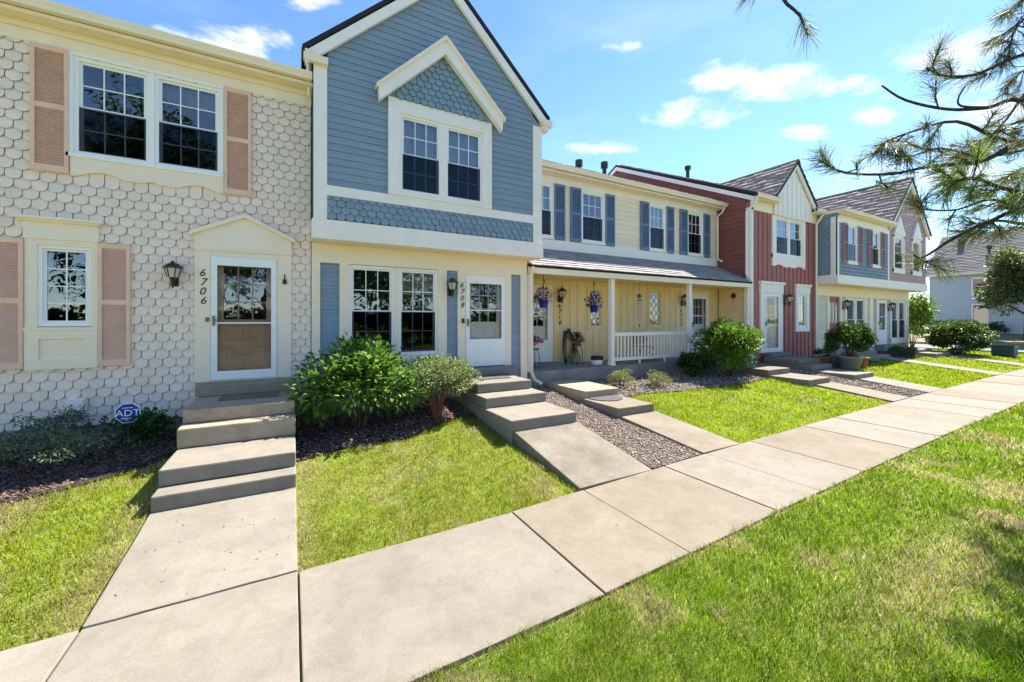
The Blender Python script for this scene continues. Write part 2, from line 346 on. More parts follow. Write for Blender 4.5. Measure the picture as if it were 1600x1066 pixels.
steps('two low tan concrete landings climbing to the porch of house 6710',
      [('step', 5.38, 6.33, 5.57, 6.75, .485, .12, conct), ('step', 5.42, 6.38, 6.6, 8.08, .64, .2, mat('concrete_sandy', (.43, .335, .23), .1, 3, .9, .3, 120, tint=(.33, .25, .165)))])
walkway('short concrete walkway leading to the steps of house 6712', 12.45, 13.45, 5.5, .40, conct)
steps('low concrete landings by the round bush, climbing to house 6712',
      [('step', 12.1, 13.25, 5.45, 6.6, .54, .1, conct), ('step', 12.05, 13.2, 6.45, 8.08, .70, .2, conct)])
walkway('concrete walkway beside the gravel strip leading to the red house', 14.75, 15.85, 5.4, .40, conc)
steps('concrete steps and long landing up to the red board house',
      [('step', 14.5, 15.8, 5.35, 7.6, .53, .1, conc), ('step', 14.55, 15.85, 6.45, 7.98, .68, .535, conc), ('step', 14.6, 16.0, 6.85, 8.0, .83, .685, conc),
       ('threshold_step', 14.75, 15.95, 7.75, 8.15, .97, .833, fnd)])
walkway('narrow walkway leading to the steps of the beige unit with red door', 21.0, 22.0, 6.9, .60, conc)
steps('short concrete steps beside the terracotta pots in front of red door',
      [('step', 20.0, 22.0, 6.9, 7.4, .70, .2, conc), ('step', 20.0, 21.9, 7.3, 8.0, .84, .4, conc), ('threshold_step', 19.5, 21.0, 7.8, 8.15, .97, .6, fnd)])
walkway('narrow far walkway leading to the steps by the clipped hedge', 25.6, 26.7, 6.2, .55, conc)
steps('concrete steps beside the big rounded hedge at the end unit',
      [('step', 24.6, 26.6, 6.2, 7.0, .68, .2, conc), ('step', 24.6, 26.3, 6.8, 8.0, .80, .4, fnd), ('threshold_step', 24.2, 25.6, 7.8, 8.15, .97, .6, fnd)])
# road at the far end, its kerbs and the dry verge beyond
def sheet(name, poly, z, m, th=.05, label=None, cat=None):
    n = len(poly); mb = MB(); mb.v = [(x, y, z - th) for x, y in poly] + [(x, y, z) for x, y in poly]
    mb.f = [tuple(reversed(range(n))), tuple(range(n, 2 * n))] + [(i, (i + 1) % n, n + (i + 1) % n, n + i) for i in range(n)]
    return tag(mb.build(name, m), label, cat, kind='structure')
sheet('lane', [(-60, -13), (34.8, -13), (34.8, -5.5), (-60, -5.5)], .03, concw, label='pale concrete parking lane on the open side of the lawn', cat='lane')
sheet('road', [(35, -60), (42, -60), (42, 80), (35, 80)], .315, asphalt, label='pale asphalt street crossing beyond the row houses', cat='road')
sheet('kerb', [(34.85, -60), (35, -60), (35, 80), (34.85, 80)], .40, concw, .3, 'concrete kerb along the near side of the street', 'kerb')
sheet('kerb', [(42, -60), (42.2, -60), (42.2, 80), (42, 80)], .44, concw, .3, 'concrete kerb along the far side of the street', 'kerb')
sheet('verge', [(42.2, -60), (49.9, -60), (49.9, 80), (42.2, 80)], .42, dryg, .3, 'dry grass verge in front of the pale blue house', 'verge')

# ------------------------------------------------------------------ house part builders
W0 = 8.15; RIDGE_Y, RIDGE_Z = 14.6, 9.66
def wall_holes(x0, x1, z0, z1, y, th, holes):
    """front wall split into blocks round rectangular openings"""
    mb = MB(); X = sorted({x0, x1, *[h[0] for h in holes], *[h[1] for h in holes]}); X = [x for x in X if x0 <= x <= x1]
    for a, b in zip(X[:-1], X[1:]):
        if b - a < 1e-4: continue
        hs = sorted([(h[2], h[3]) for h in holes if h[0] <= a + 1e-5 and h[1] >= b - 1e-5]); z = z0
        for q0, q1 in hs:
            if q0 > z: mb.box(a, b, y, y + th, z, q0)
            z = max(z, q1)
        if z < z1: mb.box(a, b, y, y + th, z, z1)
    return mb
def clapboards(house, m, y, xr, z0, z1, exp, holes=(), proud=.022, name='clapboard'):
    """xr(z) -> (xl, xr); every board its own wedge, cut at openings"""
    z = z0
    while z < z1 - .01:
        zt = min(z + exp, z1); a0, b0 = xr(z); a1, b1 = xr(zt)
        cuts = sorted([(h[0], h[1]) for h in holes if h[2] < z + exp * .5 < h[3]])
        segs = []; cur = None; lo = (a0, a1)
        for c0, c1 in cuts:
            if c0 > lo[0] + .02: segs.append((lo, (c0, c0)))
            lo = (max(lo[0], c1), max(lo[1], c1))
        segs.append((lo, (b0, b1)))
        sp = []
        for (l0, l1), (r0, r1) in segs:
            if r0 - l0 > 2.2 and r1 - l1 > 1.5:
                c = max(l0, l1) + (min(r0, r1) - max(l0, l1)) * random.uniform(.25, .75); sp += [((l0, l1), (c - .0015, c - .0015)), ((c + .0015, c + .0015), (r0, r1))]
            else: sp.append(((l0, l1), (r0, r1)))
        segs = sp
        for (l0, l1), (r0, r1) in segs:
            if r0 - l0 < .03: continue
            if r1 < l1: l1 = r1 = (l1 + r1) / 2
            pz = random.uniform(-.0015, .0015)
            MB().hexa([(l0, y - proud + pz, z), (r0, y - proud + pz, z), (r0, y + .002, z), (l0, y + .002, z), (l1, y - .004, zt + .006), (r1, y - .004, zt + .006), (r1, y + .002, zt + .006), (l1, y + .002, zt + .006)]).build(name, m, house)
        z += exp
def shade_edge(m):  # darkened copy of the paint: shadow outline of each shingle, put into its edge colour
    b = m.node_tree.nodes['Color Ramp'].color_ramp.elements[1].color; return mat(m.name + '_shaded_edge', (b[0] * .42, b[1] * .41, b[2] * .38), .1, 9, .9)
def scale_mesh(w, exp, m, half=0, th=.015):
    """fish-scale shingle, origin at the middle of its lower tip; half = -1/1 keeps one side"""
    L = exp * 1.75; r = w / 2 - .004; n = 10; pts = []
    arc = [(r * math.sin(a), r * .92 * (1 - math.cos(a))) for a in [(-90 + 180 * k / n) * math.pi / 180 for k in range(n + 1)]]
    pts = arc + [(r, L), (-r, L)]
    if half: pts = [p for p in pts if p[0] * half >= -1e-6]; pts = (pts + [(0, L)]) if half > 0 else ([(0, 0)] + [p for p in pts if p[0] < -1e-6 and True])
    if half > 0: pts = [p for p in arc if p[0] > 1e-6]; pts = [(0, 0)] + pts + [(r, L), (0, L)]
    if half < 0: pts = [p for p in arc if p[0] < -1e-6] + [(0, 0), (0, L), (-r, L)]
    mb = MB(); k = len(pts)
    def yb(z): return -.026 * (1 - z / L) - .003
    mb.v = [(x, yb(z) - th * (1 - .6 * z / L), z) for x, z in pts] + [(x, yb(z), z) for x, z in pts]
    mb.f = [tuple(range(k))] + [(i, k + i, k + (i + 1) % k, (i + 1) % k) for i in range(k)]
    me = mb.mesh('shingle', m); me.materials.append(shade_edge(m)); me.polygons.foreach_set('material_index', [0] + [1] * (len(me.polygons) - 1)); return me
def scales(house, m, y, x0, x1, z0, z1, w, exp, holes=(), inside=None, limit=290, ban=()):
    full, lh, rh = scale_mesh(w, exp, m), scale_mesh(w, exp, m, -1), scale_mesh(w, exp, m, 1)
    items = []; row = 0; z = z0
    while z < z1 - exp * .3:
        off = (row % 2) * w / 2; nx = int((x1 - x0) / w) + 2
        for k in range(-1, nx):
            x = x0 + w / 2 + k * w + off; me = full
            if x + w / 2 > x1 + .004: me = lh
            if x - w / 2 < x0 - .004: me = rh
            if x > x1 + .01 or x < x0 - .01: continue
            if any(h[0] < x - w * .4 and x + w * .4 < h[1] and h[2] < z + .02 and z + exp * .9 < h[3] for h in holes): continue
            if any(h[0] < x + w * .5 and x - w * .5 < h[1] and h[2] < z + exp * 1.5 and z < h[3] for h in ban): continue
            if inside and not inside(x, z + exp * .4): continue
            if z + exp * 1.75 > z1 + .02 and not inside: me = me
            items.append((x + random.uniform(-.003, .003), z + random.uniform(-.004, .004), me))
        z += exp; row += 1
    items.sort(key=lambda t: (Vector((t[0], y, t[1])) - CAM).length)
    for x, zz, me in items[:limit]: link('shingle', me, house, (x, y + random.uniform(-.002, .001), zz), (0, random.uniform(-.02, .02), 0))
    rest = items[limit:]
    if rest:
        mb = MB(); mi = []
        for x, zz, me in rest:
            b = len(mb.v); mb.v += [(v.co.x + x, v.co.y + y, v.co.z + zz) for v in me.vertices]; mi += [p.material_index for p in me.polygons]; mb.f += [tuple(b + i for i in p.vertices) for p in me.polygons]
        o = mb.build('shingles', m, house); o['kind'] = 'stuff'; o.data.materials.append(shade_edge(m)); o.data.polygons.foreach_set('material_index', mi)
def shutter(house, m, x0, x1, z0, z1, y, lou=.028):
    mb = MB(); s = .045; d0, d1 = y - .075, y - .02; mid = z0 + (z1 - z0) * .52
    mb.box(x0, x0 + s, d0, d1, z0, z1).box(x1 - s, x1, d0, d1, z0, z1)
    for a, b in ((z0, z0 + .09), (mid - .035, mid + .035), (z1 - .07, z1)): mb.box(x0 + s, x1 - s, d0 + .002, d1, a, b)
    mb.box(x0 + s, x1 - s, d1 - .02, d1 + .015, z0 + .05, z1 - .05)
    o = mb.build('shutter', m, house); lv = MB()
    for a, b in ((z0 + .09, mid - .035), (mid + .035, z1 - .07)):
        n = max(4, int((b - a) / lou)); st = (b - a) / n
        for k in range(n):
            z = a + k * st; lv.hexa([(x0 + s, d0 + .006, z + .002), (x1 - s, d0 + .006, z + .002), (x1 - s, d0 + .014, z + .002), (x0 + s, d0 + .014, z + .002),
                                     (x0 + s, d0 + .028, z + st), (x1 - s, d0 + .028, z + st), (x1 - s, d0 + .036, z + st), (x0 + s, d0 + .036, z + st)])
    lv.build('louvres', m, o); return o
def window(house, x0, x1, z0, z1, y, cols=3, rows=2, hung=True, frame=.05, screen=True, m=None, room=True, blind=0.0, depth=.0, mun=.016):
    """double hung (or fixed) window filling the opening x0..x1, z0..z1; y is the wall face"""
    m = m or white; f = frame; ya, yb = y - .03 - depth, y + .09
    fr = MB(); fr.box(x0, x0 + f, ya, yb, z0, z1).box(x1 - f, x1, ya, yb, z0, z1).box(x0 + f, x1 - f, ya, yb, z0, z0 + f).box(x0 + f, x1 - f, ya, yb, z1 - f, z1)
    w = fr.build('window', m, house)
    sashes = [(z0 + f, (z0 + z1) / 2 + .02, y + .035, True), ((z0 + z1) / 2 - .02, z1 - f, y + .005, False)] if hung else [(z0 + f, z1 - f, y + .005, False)]
    for s0, s1, sy, low in sashes:
        r = .034; a, b = x0 + f, x1 - f
        MB().box(a, a + r, sy, sy + .03, s0, s1).box(b - r, b, sy, sy + .03, s0, s1).box(a + r, b - r, sy, sy + .03, s0, s0 + r).box(a + r, b - r, sy, sy + .03, s1 - r, s1).build('sash', m, w)
        ga, gb, g0, g1 = a + r, b - r, s0 + r, s1 - r; cw = (gb - ga) / cols; rh_ = (g1 - g0) / rows
        mu = MB()
        for k in range(1, cols): mu.box(ga + k * cw - mun / 2, ga + k * cw + mun / 2, sy + .006, sy + .02, g0, g1)
        for k in range(1, rows):
            for c in range(cols): mu.box(ga + c * cw + (mun / 2 if c else 0), ga + (c + 1) * cw - (mun / 2 if c < cols - 1 else 0), sy + .007, sy + .019, g0 + k * rh_ - mun / 2, g0 + k * rh_ + mun / 2)
        if cols * rows > 1: mu.build('muntins', m, w)
        for c in range(cols):
            for k in range(rows):
                q = MB(); q.v = [(ga + c * cw, sy + .012, g0 + k * rh_), (ga + (c + 1) * cw, sy + .012, g0 + k * rh_), (ga + (c + 1) * cw, sy + .012, g0 + (k + 1) * rh_), (ga + c * cw, sy + .012, g0 + (k + 1) * rh_)]; q.f = [(0, 1, 2, 3)]
                q.build('pane', MATS['glass'], w)
        if low and screen:
            q = MB(); q.v = [(a, y - .012, s0), (b, y - .012, s0), (b, y - .012, s1 - .03), (a, y - .012, s1 - .03)]; q.f = [(0, 1, 2, 3)]; q.build('insect_screen', MATS['screen_mesh'], w)
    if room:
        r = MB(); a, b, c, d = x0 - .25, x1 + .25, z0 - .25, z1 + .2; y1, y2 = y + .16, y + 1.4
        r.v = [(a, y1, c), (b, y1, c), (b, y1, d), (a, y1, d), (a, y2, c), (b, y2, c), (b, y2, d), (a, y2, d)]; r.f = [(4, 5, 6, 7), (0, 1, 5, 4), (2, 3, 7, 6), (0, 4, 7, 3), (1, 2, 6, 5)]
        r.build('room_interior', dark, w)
    if blind:
        zb = z1 - (z1 - z0) * blind
        bl = MB(); n = 14; L = x1 - x0 - .1
        for k in range(n * 2):
            xa = x0 + .05 + L * k / (n * 2); xb = xa + L / (n * 2); bl.box(xa, xb + .001, y + .13 + .012 * (k % 2), y + .137 + .012 * (k % 2), zb, z1 - .06)
        bl.build('curtain', curtain, w)
    return w
def digits(house, txt, x, y, ztop, step, size, m=None):
    for k, ch in enumerate(txt):
        me = text_mesh(ch, size, m or black, .006, .25); link('house_number_digit', me, house, (x + (.012 if k % 2 else 0), y, ztop - k * step - size * .7), (R(90), 0, 0))
def lantern(x, y, z, label, s=1.0):
    """wall lantern; x, y wall point, z of the lamp body's top"""
    o = thing('wall_lantern', (x, y, z), label, 'lantern', 'black wall lanterns beside the doors'); yc = y - .13 * s
    MB().box(x - .05 * s, x + .05 * s, y - .02, y + .0, z - .36 * s, z - .18 * s).build('backplate', black, o)
    MB().tube([(x, y - .01, z - .27 * s), (x, y - .07 * s, z - .31 * s), (x, yc, z - .27 * s), (x, yc, z - .22 * s)], .014 * s, 8).tube([(x, yc, z - .22 * s), (x, yc, z - .29 * s), (x, yc, z - .40 * s)], [.05 * s, .028 * s, .008 * s], 8).build('arm', black, o)
    MB().lathe((x, yc, z), [(.062 * s, -.225 * s), (.066 * s, -.215 * s), (.105 * s, -.075 * s), (.10 * s, -.072 * s)], 6).build('lamp_glass', mat('lantern_glass', (.55, .52, .45), .1, 6, .25, spec=.6), o)
    MB().lathe((x, yc, z), [(.13 * s, -.085 * s), (.135 * s, -.07 * s), (.085 * s, -.035 * s), (.07 * s, -.015 * s), (.03 * s, .0), (.012 * s, .03 * s), (.0, .04 * s)], 6).build('lamp_cap', black, o)
    cg = MB()
    for k in range(6):
        a = 2 * math.pi * k / 6; ca, sa = math.cos(a), math.sin(a)
        cg.tube([(x + .066 * s * ca, yc + .066 * s * sa, z - .222 * s), (x + .108 * s * ca, yc + .108 * s * sa, z - .075 * s)], .008 * s, 5)
    cg.build('cage', black, o); return o
def gutter(house, x0, x1, y, ztop, m=None, name='gutter'):
    MB().prismx([(y, ztop), (y + .012, ztop), (y + .015, ztop - .1), (y + .1, ztop - .1), (y + .1, ztop - .01), (y + .112, ztop - .01), (y + .112, ztop - .115), (y + .012, ztop - .118), (y + .005, ztop - .07), (y - .02, ztop - .03), (y - .02, ztop)][::-1], x0, x1).build(name, m or cream, house)
def downspout(house, pts, m=None, r=.042):
    MB().tube(pts, r, 4).build('downspout', m or cream, house)
def shingle_boxes(mb, o, u, v, width, length, exp, tab, th=.022, jit=.004, rows=None):
    """roof shingles on a plane: o lower-left corner, u along the eave, v up the slope (unit vectors)"""
    n = u.cross(v).normalized()
    if n.z < 0: n = -n
    z = 0; row = 0
    while z < length - .02:
        x = -(row % 2) * tab / 2
        while x < width:
            t = tab * random.uniform(.85, 1.15); a, b = max(0, x), min(width, x + t - .008)
            if b - a > .03:
                h_ = th * random.uniform(.7, 1.3); L = min(exp * 1.25, length - z); q = random.uniform(-jit, jit) * 2
                p = [o + u * a + v * (z + q), o + u * b + v * (z + q), o + u * b + v * (z + L), o + u * a + v * (z + L)]
                mb.append([p[0] + n * .004, p[1] + n * .004, p[2], p[3], p[0] + n * (h_ + .008), p[1] + n * (h_ + .008), p[2] + n * .004, p[3] + n * .004])
            x += t
        z += exp; row += 1
def roof_parts(house, segs, m):
    for xa, xb, ya in segs:
        za = 6.42 + (RIDGE_Z - 6.42) / (RIDGE_Y - 7.85) * (ya - 7.85)
        MB().prismx([(ya, za), (RIDGE_Y, RIDGE_Z), (21.3, 6.42), (21.3, 6.52), (RIDGE_Y, RIDGE_Z + .1), (ya, za + .1)][::-1], xa, xb).build('roof', m, house)
def roof_main(house, x0, x1, ye, ze, ridge_y, ridge_z, cap=True):
    """double pitch roof with ridge along X"""
    th = .1; yb = 2 * ridge_y - ye
    MB().prismx([(ye, ze - th), (ridge_y, ridge_z - th), (yb, ze - th), (yb, ze), (ridge_y, ridge_z), (ye, ze)][::-1], x0, x1).build('roof', roofm, house)
def roof_gable(house, xm, zr, x0, x1, z0, y0, y1, sth=.07, exp=.26, back=.01):
    """gable roof with ridge along Y at (xm, zr), eaves at x0 and x1 at height z0 (upper faces)"""
    th = .09
    rf = MB().prism([(x0, z0 - th), (xm, zr - th), (x1, z0 - th), (x1, z0), (xm, zr), (x0, z0)], y0, y1).build('roof', roofedge, house)
    for (xa, side) in ((x0, 1), (x1, -1)):
        v = Vector((xm - xa, 0, zr - z0)); L = v.length; v.normalize(); cells = []
        shingle_boxes(cells, Vector((xa, y0 + back, z0 + .002)), Vector((0, 1, 0)), v, y1 - y0 - .02 - back, L, exp, .34, sth)
        mb = MB()
        for c in cells:
            if side < 0: c = [c[1], c[0], c[3], c[2], c[5], c[4], c[7], c[6]]
            mb.hexa(c)
        sh = mb.build('shingles', roofm, rf); sh['kind'] = 'stuff'
    MB().prism([(xm - .13, zr - .10), (xm, zr + .03), (xm + .13, zr - .10), (xm + .13, zr - .06), (xm, zr + .07), (xm - .13, zr - .06)], y0 - .01, y1).build('ridge_cap', roofedge, rf)
    return rf
def rake_board(house, xa, za, xb, zb, w, y0, y1, m=None, name='rake_board'):
    """sloping fascia board from (xa, za) to (xb, zb) measured on its upper edge, width w downwards (vertical)"""
    MB().prism([(xa, za - w), (xb, zb - w), (xb, zb), (xa, za)] if xb > xa else [(xb, zb - w), (xa, za - w), (xa, za), (xb, zb)], y0, y1).build(name, m or offwhite, house)
def storm_door(house, x0, x1, z0, z1, y, m=None, glass=(.16, .90), inner=None, lites=(3, 3), label=None, bar=None):
    """storm door with a glazed panel (fractions of its height); inner door behind"""
    m = m or white; h_ = z1 - z0; s = .085; g0, g1 = z0 + glass[0] * h_, z0 + glass[1] * h_
    d = MB().box(x0, x0 + s, y - .05, y - .005, z0, z1).box(x1 - s, x1, y - .05, y - .005, z0, z1).box(x0 + s, x1 - s, y - .05, y - .005, z0, g0).box(x0 + s, x1 - s, y - .05, y - .005, g1, z1).build('storm_door', m, house)
    q = MB(); q.v = [(x0 + s, y - .03, g0), (x1 - s, y - .03, g0), (x1 - s, y - .03, g1), (x0 + s, y - .03, g1)]; q.f = [(0, 1, 2, 3)]; q.build('pane', MATS['storm_glass'], d)
    if bar: MB().box(x0 + s, x1 - s, y - .045, y - .035, z0 + bar * h_, z0 + bar * h_ + .025).build('cross_bar', m, d)
    MB().box(x0 + .025, x0 + .055, y - .075, y - .05, z0 + h_ * .44, z0 + h_ * .52).tube([(x0 + .04, y - .07, z0 + h_ * .485), (x0 + .04, y - .1, z0 + h_ * .485), (x0 + .1, y - .1, z0 + h_ * .485)], .01, 6).build('handle', brass, d)
    im = inner or white; a, b = x0 + .03, x1 - .03; yi = y + .06; c0, c1 = z0 + h_ * .49, z0 + h_ * .93; e = .13
    dr = MB().box(a, a + e, yi, yi + .04, z0, z1 - .02).box(b - e, b, yi, yi + .04, z0, z1 - .02).box(a + e, b - e, yi, yi + .04, z0, c0).box(a + e, b - e, yi, yi + .04, c1, z1 - .02)
    mid = (a + b) / 2
    for p0, p1 in ((a + e + .02, mid - .04), (mid + .04, b - e - .02)):
        for q0, q1 in ((z0 + .14, z0 + h_ * .27), (z0 + h_ * .31, c0 - .1)):
            dr.box(p0, p1, yi - .016, yi, q0, q0 + .02).box(p0, p1, yi - .016, yi, q1 - .02, q1).box(p0, p0 + .02, yi - .016, yi, q0 + .02, q1 - .02).box(p1 - .02, p1, yi - .016, yi, q0 + .02, q1 - .02)
    door = dr.build('door', im, house); cw = (b - a - 2 * e) / lites[0]; rh_ = (c1 - c0) / lites[1]; mu = MB()
    for k in range(1, lites[0]): mu.box(a + e + k * cw - .01, a + e + k * cw + .01, yi + .004, yi + .03, c0, c1)
    for k in range(1, lites[1]): mu.box(a + e, b - e, yi + .008, yi + .026, c0 + k * rh_ - .01, c0 + k * rh_ + .01)
    mu.build('muntins', im, door)
    for cc in range(lites[0]):
        for k in range(lites[1]):
            q = MB(); q.v = [(a + e + cc * cw, yi + .018, c0 + k * rh_), (a + e + (cc + 1) * cw, yi + .018, c0 + k * rh_), (a + e + (cc + 1) * cw, yi + .018, c0 + (k + 1) * rh_), (a + e + cc * cw, yi + .018, c0 + (k + 1) * rh_)]; q.f = [(0, 1, 2, 3)]; q.build('pane', MATS['glass'], door)
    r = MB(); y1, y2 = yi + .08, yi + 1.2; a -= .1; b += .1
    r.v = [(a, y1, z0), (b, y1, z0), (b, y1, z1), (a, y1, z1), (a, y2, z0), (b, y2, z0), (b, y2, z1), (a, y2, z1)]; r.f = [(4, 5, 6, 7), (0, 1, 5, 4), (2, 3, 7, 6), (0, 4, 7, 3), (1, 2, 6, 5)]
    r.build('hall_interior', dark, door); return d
def scallop_apron(x0, x1, zt, zb, lobes, y0, y1):
    """board with the wavy lower edge seen under the upper windows"""
    W = x1 - x0; n = 40; pts = []
    for i in range(n + 1):
        t = i / n; c = abs(t - .5) * 2
        if c > .86: d = 0
        elif c > .18: d = .11 * math.sin((c - .18) / .68 * math.pi) ** 1 * .55 + .02
        else: d = .02 + .03 * abs(math.sin(c / .18 * math.pi))
        d = .075 * math.sin(min(1, max(0, (.9 - c) / .55)) * math.pi) if c > .35 else (.0 if c > .09 else .035 * math.cos(c / .09 * math.pi / 2))
        pts.append((x0 + W * t, zb + d))
    return MB().prism(pts + [(x1, zt), (x0, zt)], y0, y1)
def shell(house, x0, x1, y0, m, z0=.1, z1=6.3, back=21.0):
    """side and back walls and foundation behind the front wall"""
    MB().box(x0, x0 + .1, y0 + .18, back, z0, z1).box(x1 - .1, x1, y0 + .18, back, z0, z1).box(x0 + .1, x1 - .1, back - .1, back, z0, z1).build('side_walls', m, house)
def gable_end(house, x, y0, m, name='gable_wall', base=6.3, ridge=(RIDGE_Y, RIDGE_Z), slope=.47):
    zt = ridge[1] - .1 - (ridge[0] - y0) * slope
    MB().prismx([(y0, base), (y0, zt), (ridge[0], ridge[1] - .12), (2 * ridge[0] - y0, zt), (2 * ridge[0] - y0, base)][::-1], x, x + .1).build(name, m, house)
# ================================================================== house 6706 (tan fish-scale shingles)
def house_tan():
    H = thing('row_house', (-1.97, 9, .3), 'tan fish-scale shingled row house numbered 6706 with dusty pink shutters', 'house')
    x0, x1 = -4.26, .315; y = W0
    ho = [(-2.76, -1.02, 4.56, 5.98), (-3.12, -2.57, 2.06, 3.21), (-1.16, -.22, 1.14, 3.2)]
    wall_holes(x0, x1, .1, 6.36, y, .16, ho).build('wall', tan, H)
    shell(H, x0, x1, y, tan); gable_end(H, x0, 8.3, tan)
    MB().box(x0, x1, y - .008, y - .001, .1, .62).build('foundation', fnd, H)
    roof_main(H, x0 - .1, .33, 7.80, 6.46, RIDGE_Y, RIDGE_Z)
    MB().box(x0 - .1, .33, 7.87, 8.149, 6.29, 6.345).build('soffit', cream, H)
    MB().box(x0, .315, y - .05, y - .001, 6.03, 6.288).box(x0, .315, y - .08, y - .052, 6.2, 6.288).build('frieze_board', cream, H)
    gutter(H, x0 - .1, .315, 7.76, 6.47)
    trims = [(-2.80, -.99, 4.24, 6.03), (-3.24, -2.5, 1.45, 3.55), (-1.37, 0, .5, 3.6), (-3.17, -2.79, 4.26, 6.03), (-.98, -.6, 4.26, 6.03), (-3.6, -3.23, 1.48, 3.27), (-2.52, -2.15, 1.48, 3.27)]
    scales(H, tan, y - .002, x0, x1, .60, 6.03, .166, .1345, trims, ban=ho)
    # upper double window, its wavy apron and shutters
    MB().box(-2.80, -2.76, y - .06, y, 4.52, 6.028).box(-1.02, -.985, y - .06, y, 4.52, 6.028).box(-1.915, -1.865, y - .055, y, 4.56, 5.98).box(-2.76, -1.02, y - .058, y, 5.98, 6.027).box(-2.83, -.97, y - .075, y, 4.51, 4.56).build('window_casing', white, H)
    window(H, -2.76, -1.915, 4.56, 5.98, y, blind=.0); window(H, -1.865, -1.02, 4.56, 5.98, y, blind=.22)
    scallop_apron(-2.79, -.985, 4.51, 4.25, 3, y - .055, y - .004).build('apron_board', cream, H)
    shutter(H, pinksh, -3.18, -2.80, 4.25, 6.028, y); shutter(H, pinksh, -.98, -.60, 4.25, 6.028, y)
    # lower window with hood and panel
    MB().box(-3.24, -3.12, y - .05, y, 2.03, 3.29).box(-2.57, -2.5, y - .05, y, 2.03, 3.29).box(-3.12, -2.57, y - .05, y, 3.21, 3.29).box(-3.26, -2.49, y - .07, y, 2.0, 2.045).build('window_casing', cream, H)
    window(H, -3.12, -2.57, 2.06, 3.21, y, 2, 4, hung=False, frame=.045)
    MB().box(-3.25, -2.49, y - .065, y, 3.29, 3.53).box(-3.29, -2.46, y - .10, y, 3.53, 3.56).box(-3.32, -2.43, y - .13, y, 3.56, 3.60).build('window_hood', cream, H)
    p = MB().box(-3.24, -2.5, y - .04, y, 1.45, 1.999)
    for a, b, c, d in ((-3.24, -2.5, 1.45, 1.58), (-3.24, -2.5, 1.88, 1.999), (-3.24, -3.1, 1.58, 1.88), (-2.64, -2.5, 1.58, 1.88)): p.box(a, b, y - .065, y - .041, c, d)
    p.build('window_panel', cream, H)
    shutter(H, pinksh, -3.61, -3.245, 1.47, 3.28, y); shutter(H, pinksh, -2.495, -2.14, 1.47, 3.28, y)
    # door surround with pediment
    MB().box(-1.365, -1.16, y - .06, y, 1.135, 3.29).box(-.22, -.005, y - .06, y, 1.135, 3.29).build('door_casing', cream, H)
    MB().box(-1.16, -.22, y - .05, y, 3.2, 3.29).prism([(-1.37, 3.29), (0, 3.29), (0, 3.54), (-.685, 3.88), (-1.37, 3.54)], y - .075, y).build('door_pediment', cream, H)
    for s in (-1, 1):
        xe = -.685 + s * .745
        q = [(-.685, 3.87), (xe, 3.51), (xe, 3.575), (-.685, 3.945)]
        MB().prism(q if s > 0 else [(xe, 3.51), (-.685, 3.87), (-.685, 3.945), (xe, 3.575)], y - .12, y - .076).build('pediment_moulding', cream, H)
    storm_door(H, -1.155, -.225, 1.16, 3.195, y - .02, inner=brownd, glass=(.07, .93), bar=.455)
    MB().box(-1.16, -.22, y - .10, y - .02, 1.132, 1.158).build('threshold', mat('sill_yellow', (.62, .56, .30), .1, 6, .5), H)
    digits(H, '6706', -1.27, y - .062, 2.98, .15, .17)
    MB().box(-1.225, -1.175, y - .075, y - .061, 2.12, 2.19).build('door_bell', brass, H)
    MB().box(-.135, -.075, y - .09, y - .061, 2.78, 2.86).tube([(-.105, y - .09, 2.86), (-.105, y - .09, 2.95)], .012, 6).build('wall_bracket', black, H)
    for a, b, c, d in ((-2.81, -2.64, .84, 1.0), (.13, .25, .95, 1.07)): MB().box(a, b, y - .11, y - .04, c, d).box(a - .012, b + .012, y - .055, y - .03, c - .012, d + .012).build('vent_cover', offwhite, H)
    lantern(-1.62, y - .03, 3.04, 'black wall lantern beside the number 6706 on tan shingles')
    return H
house_tan()
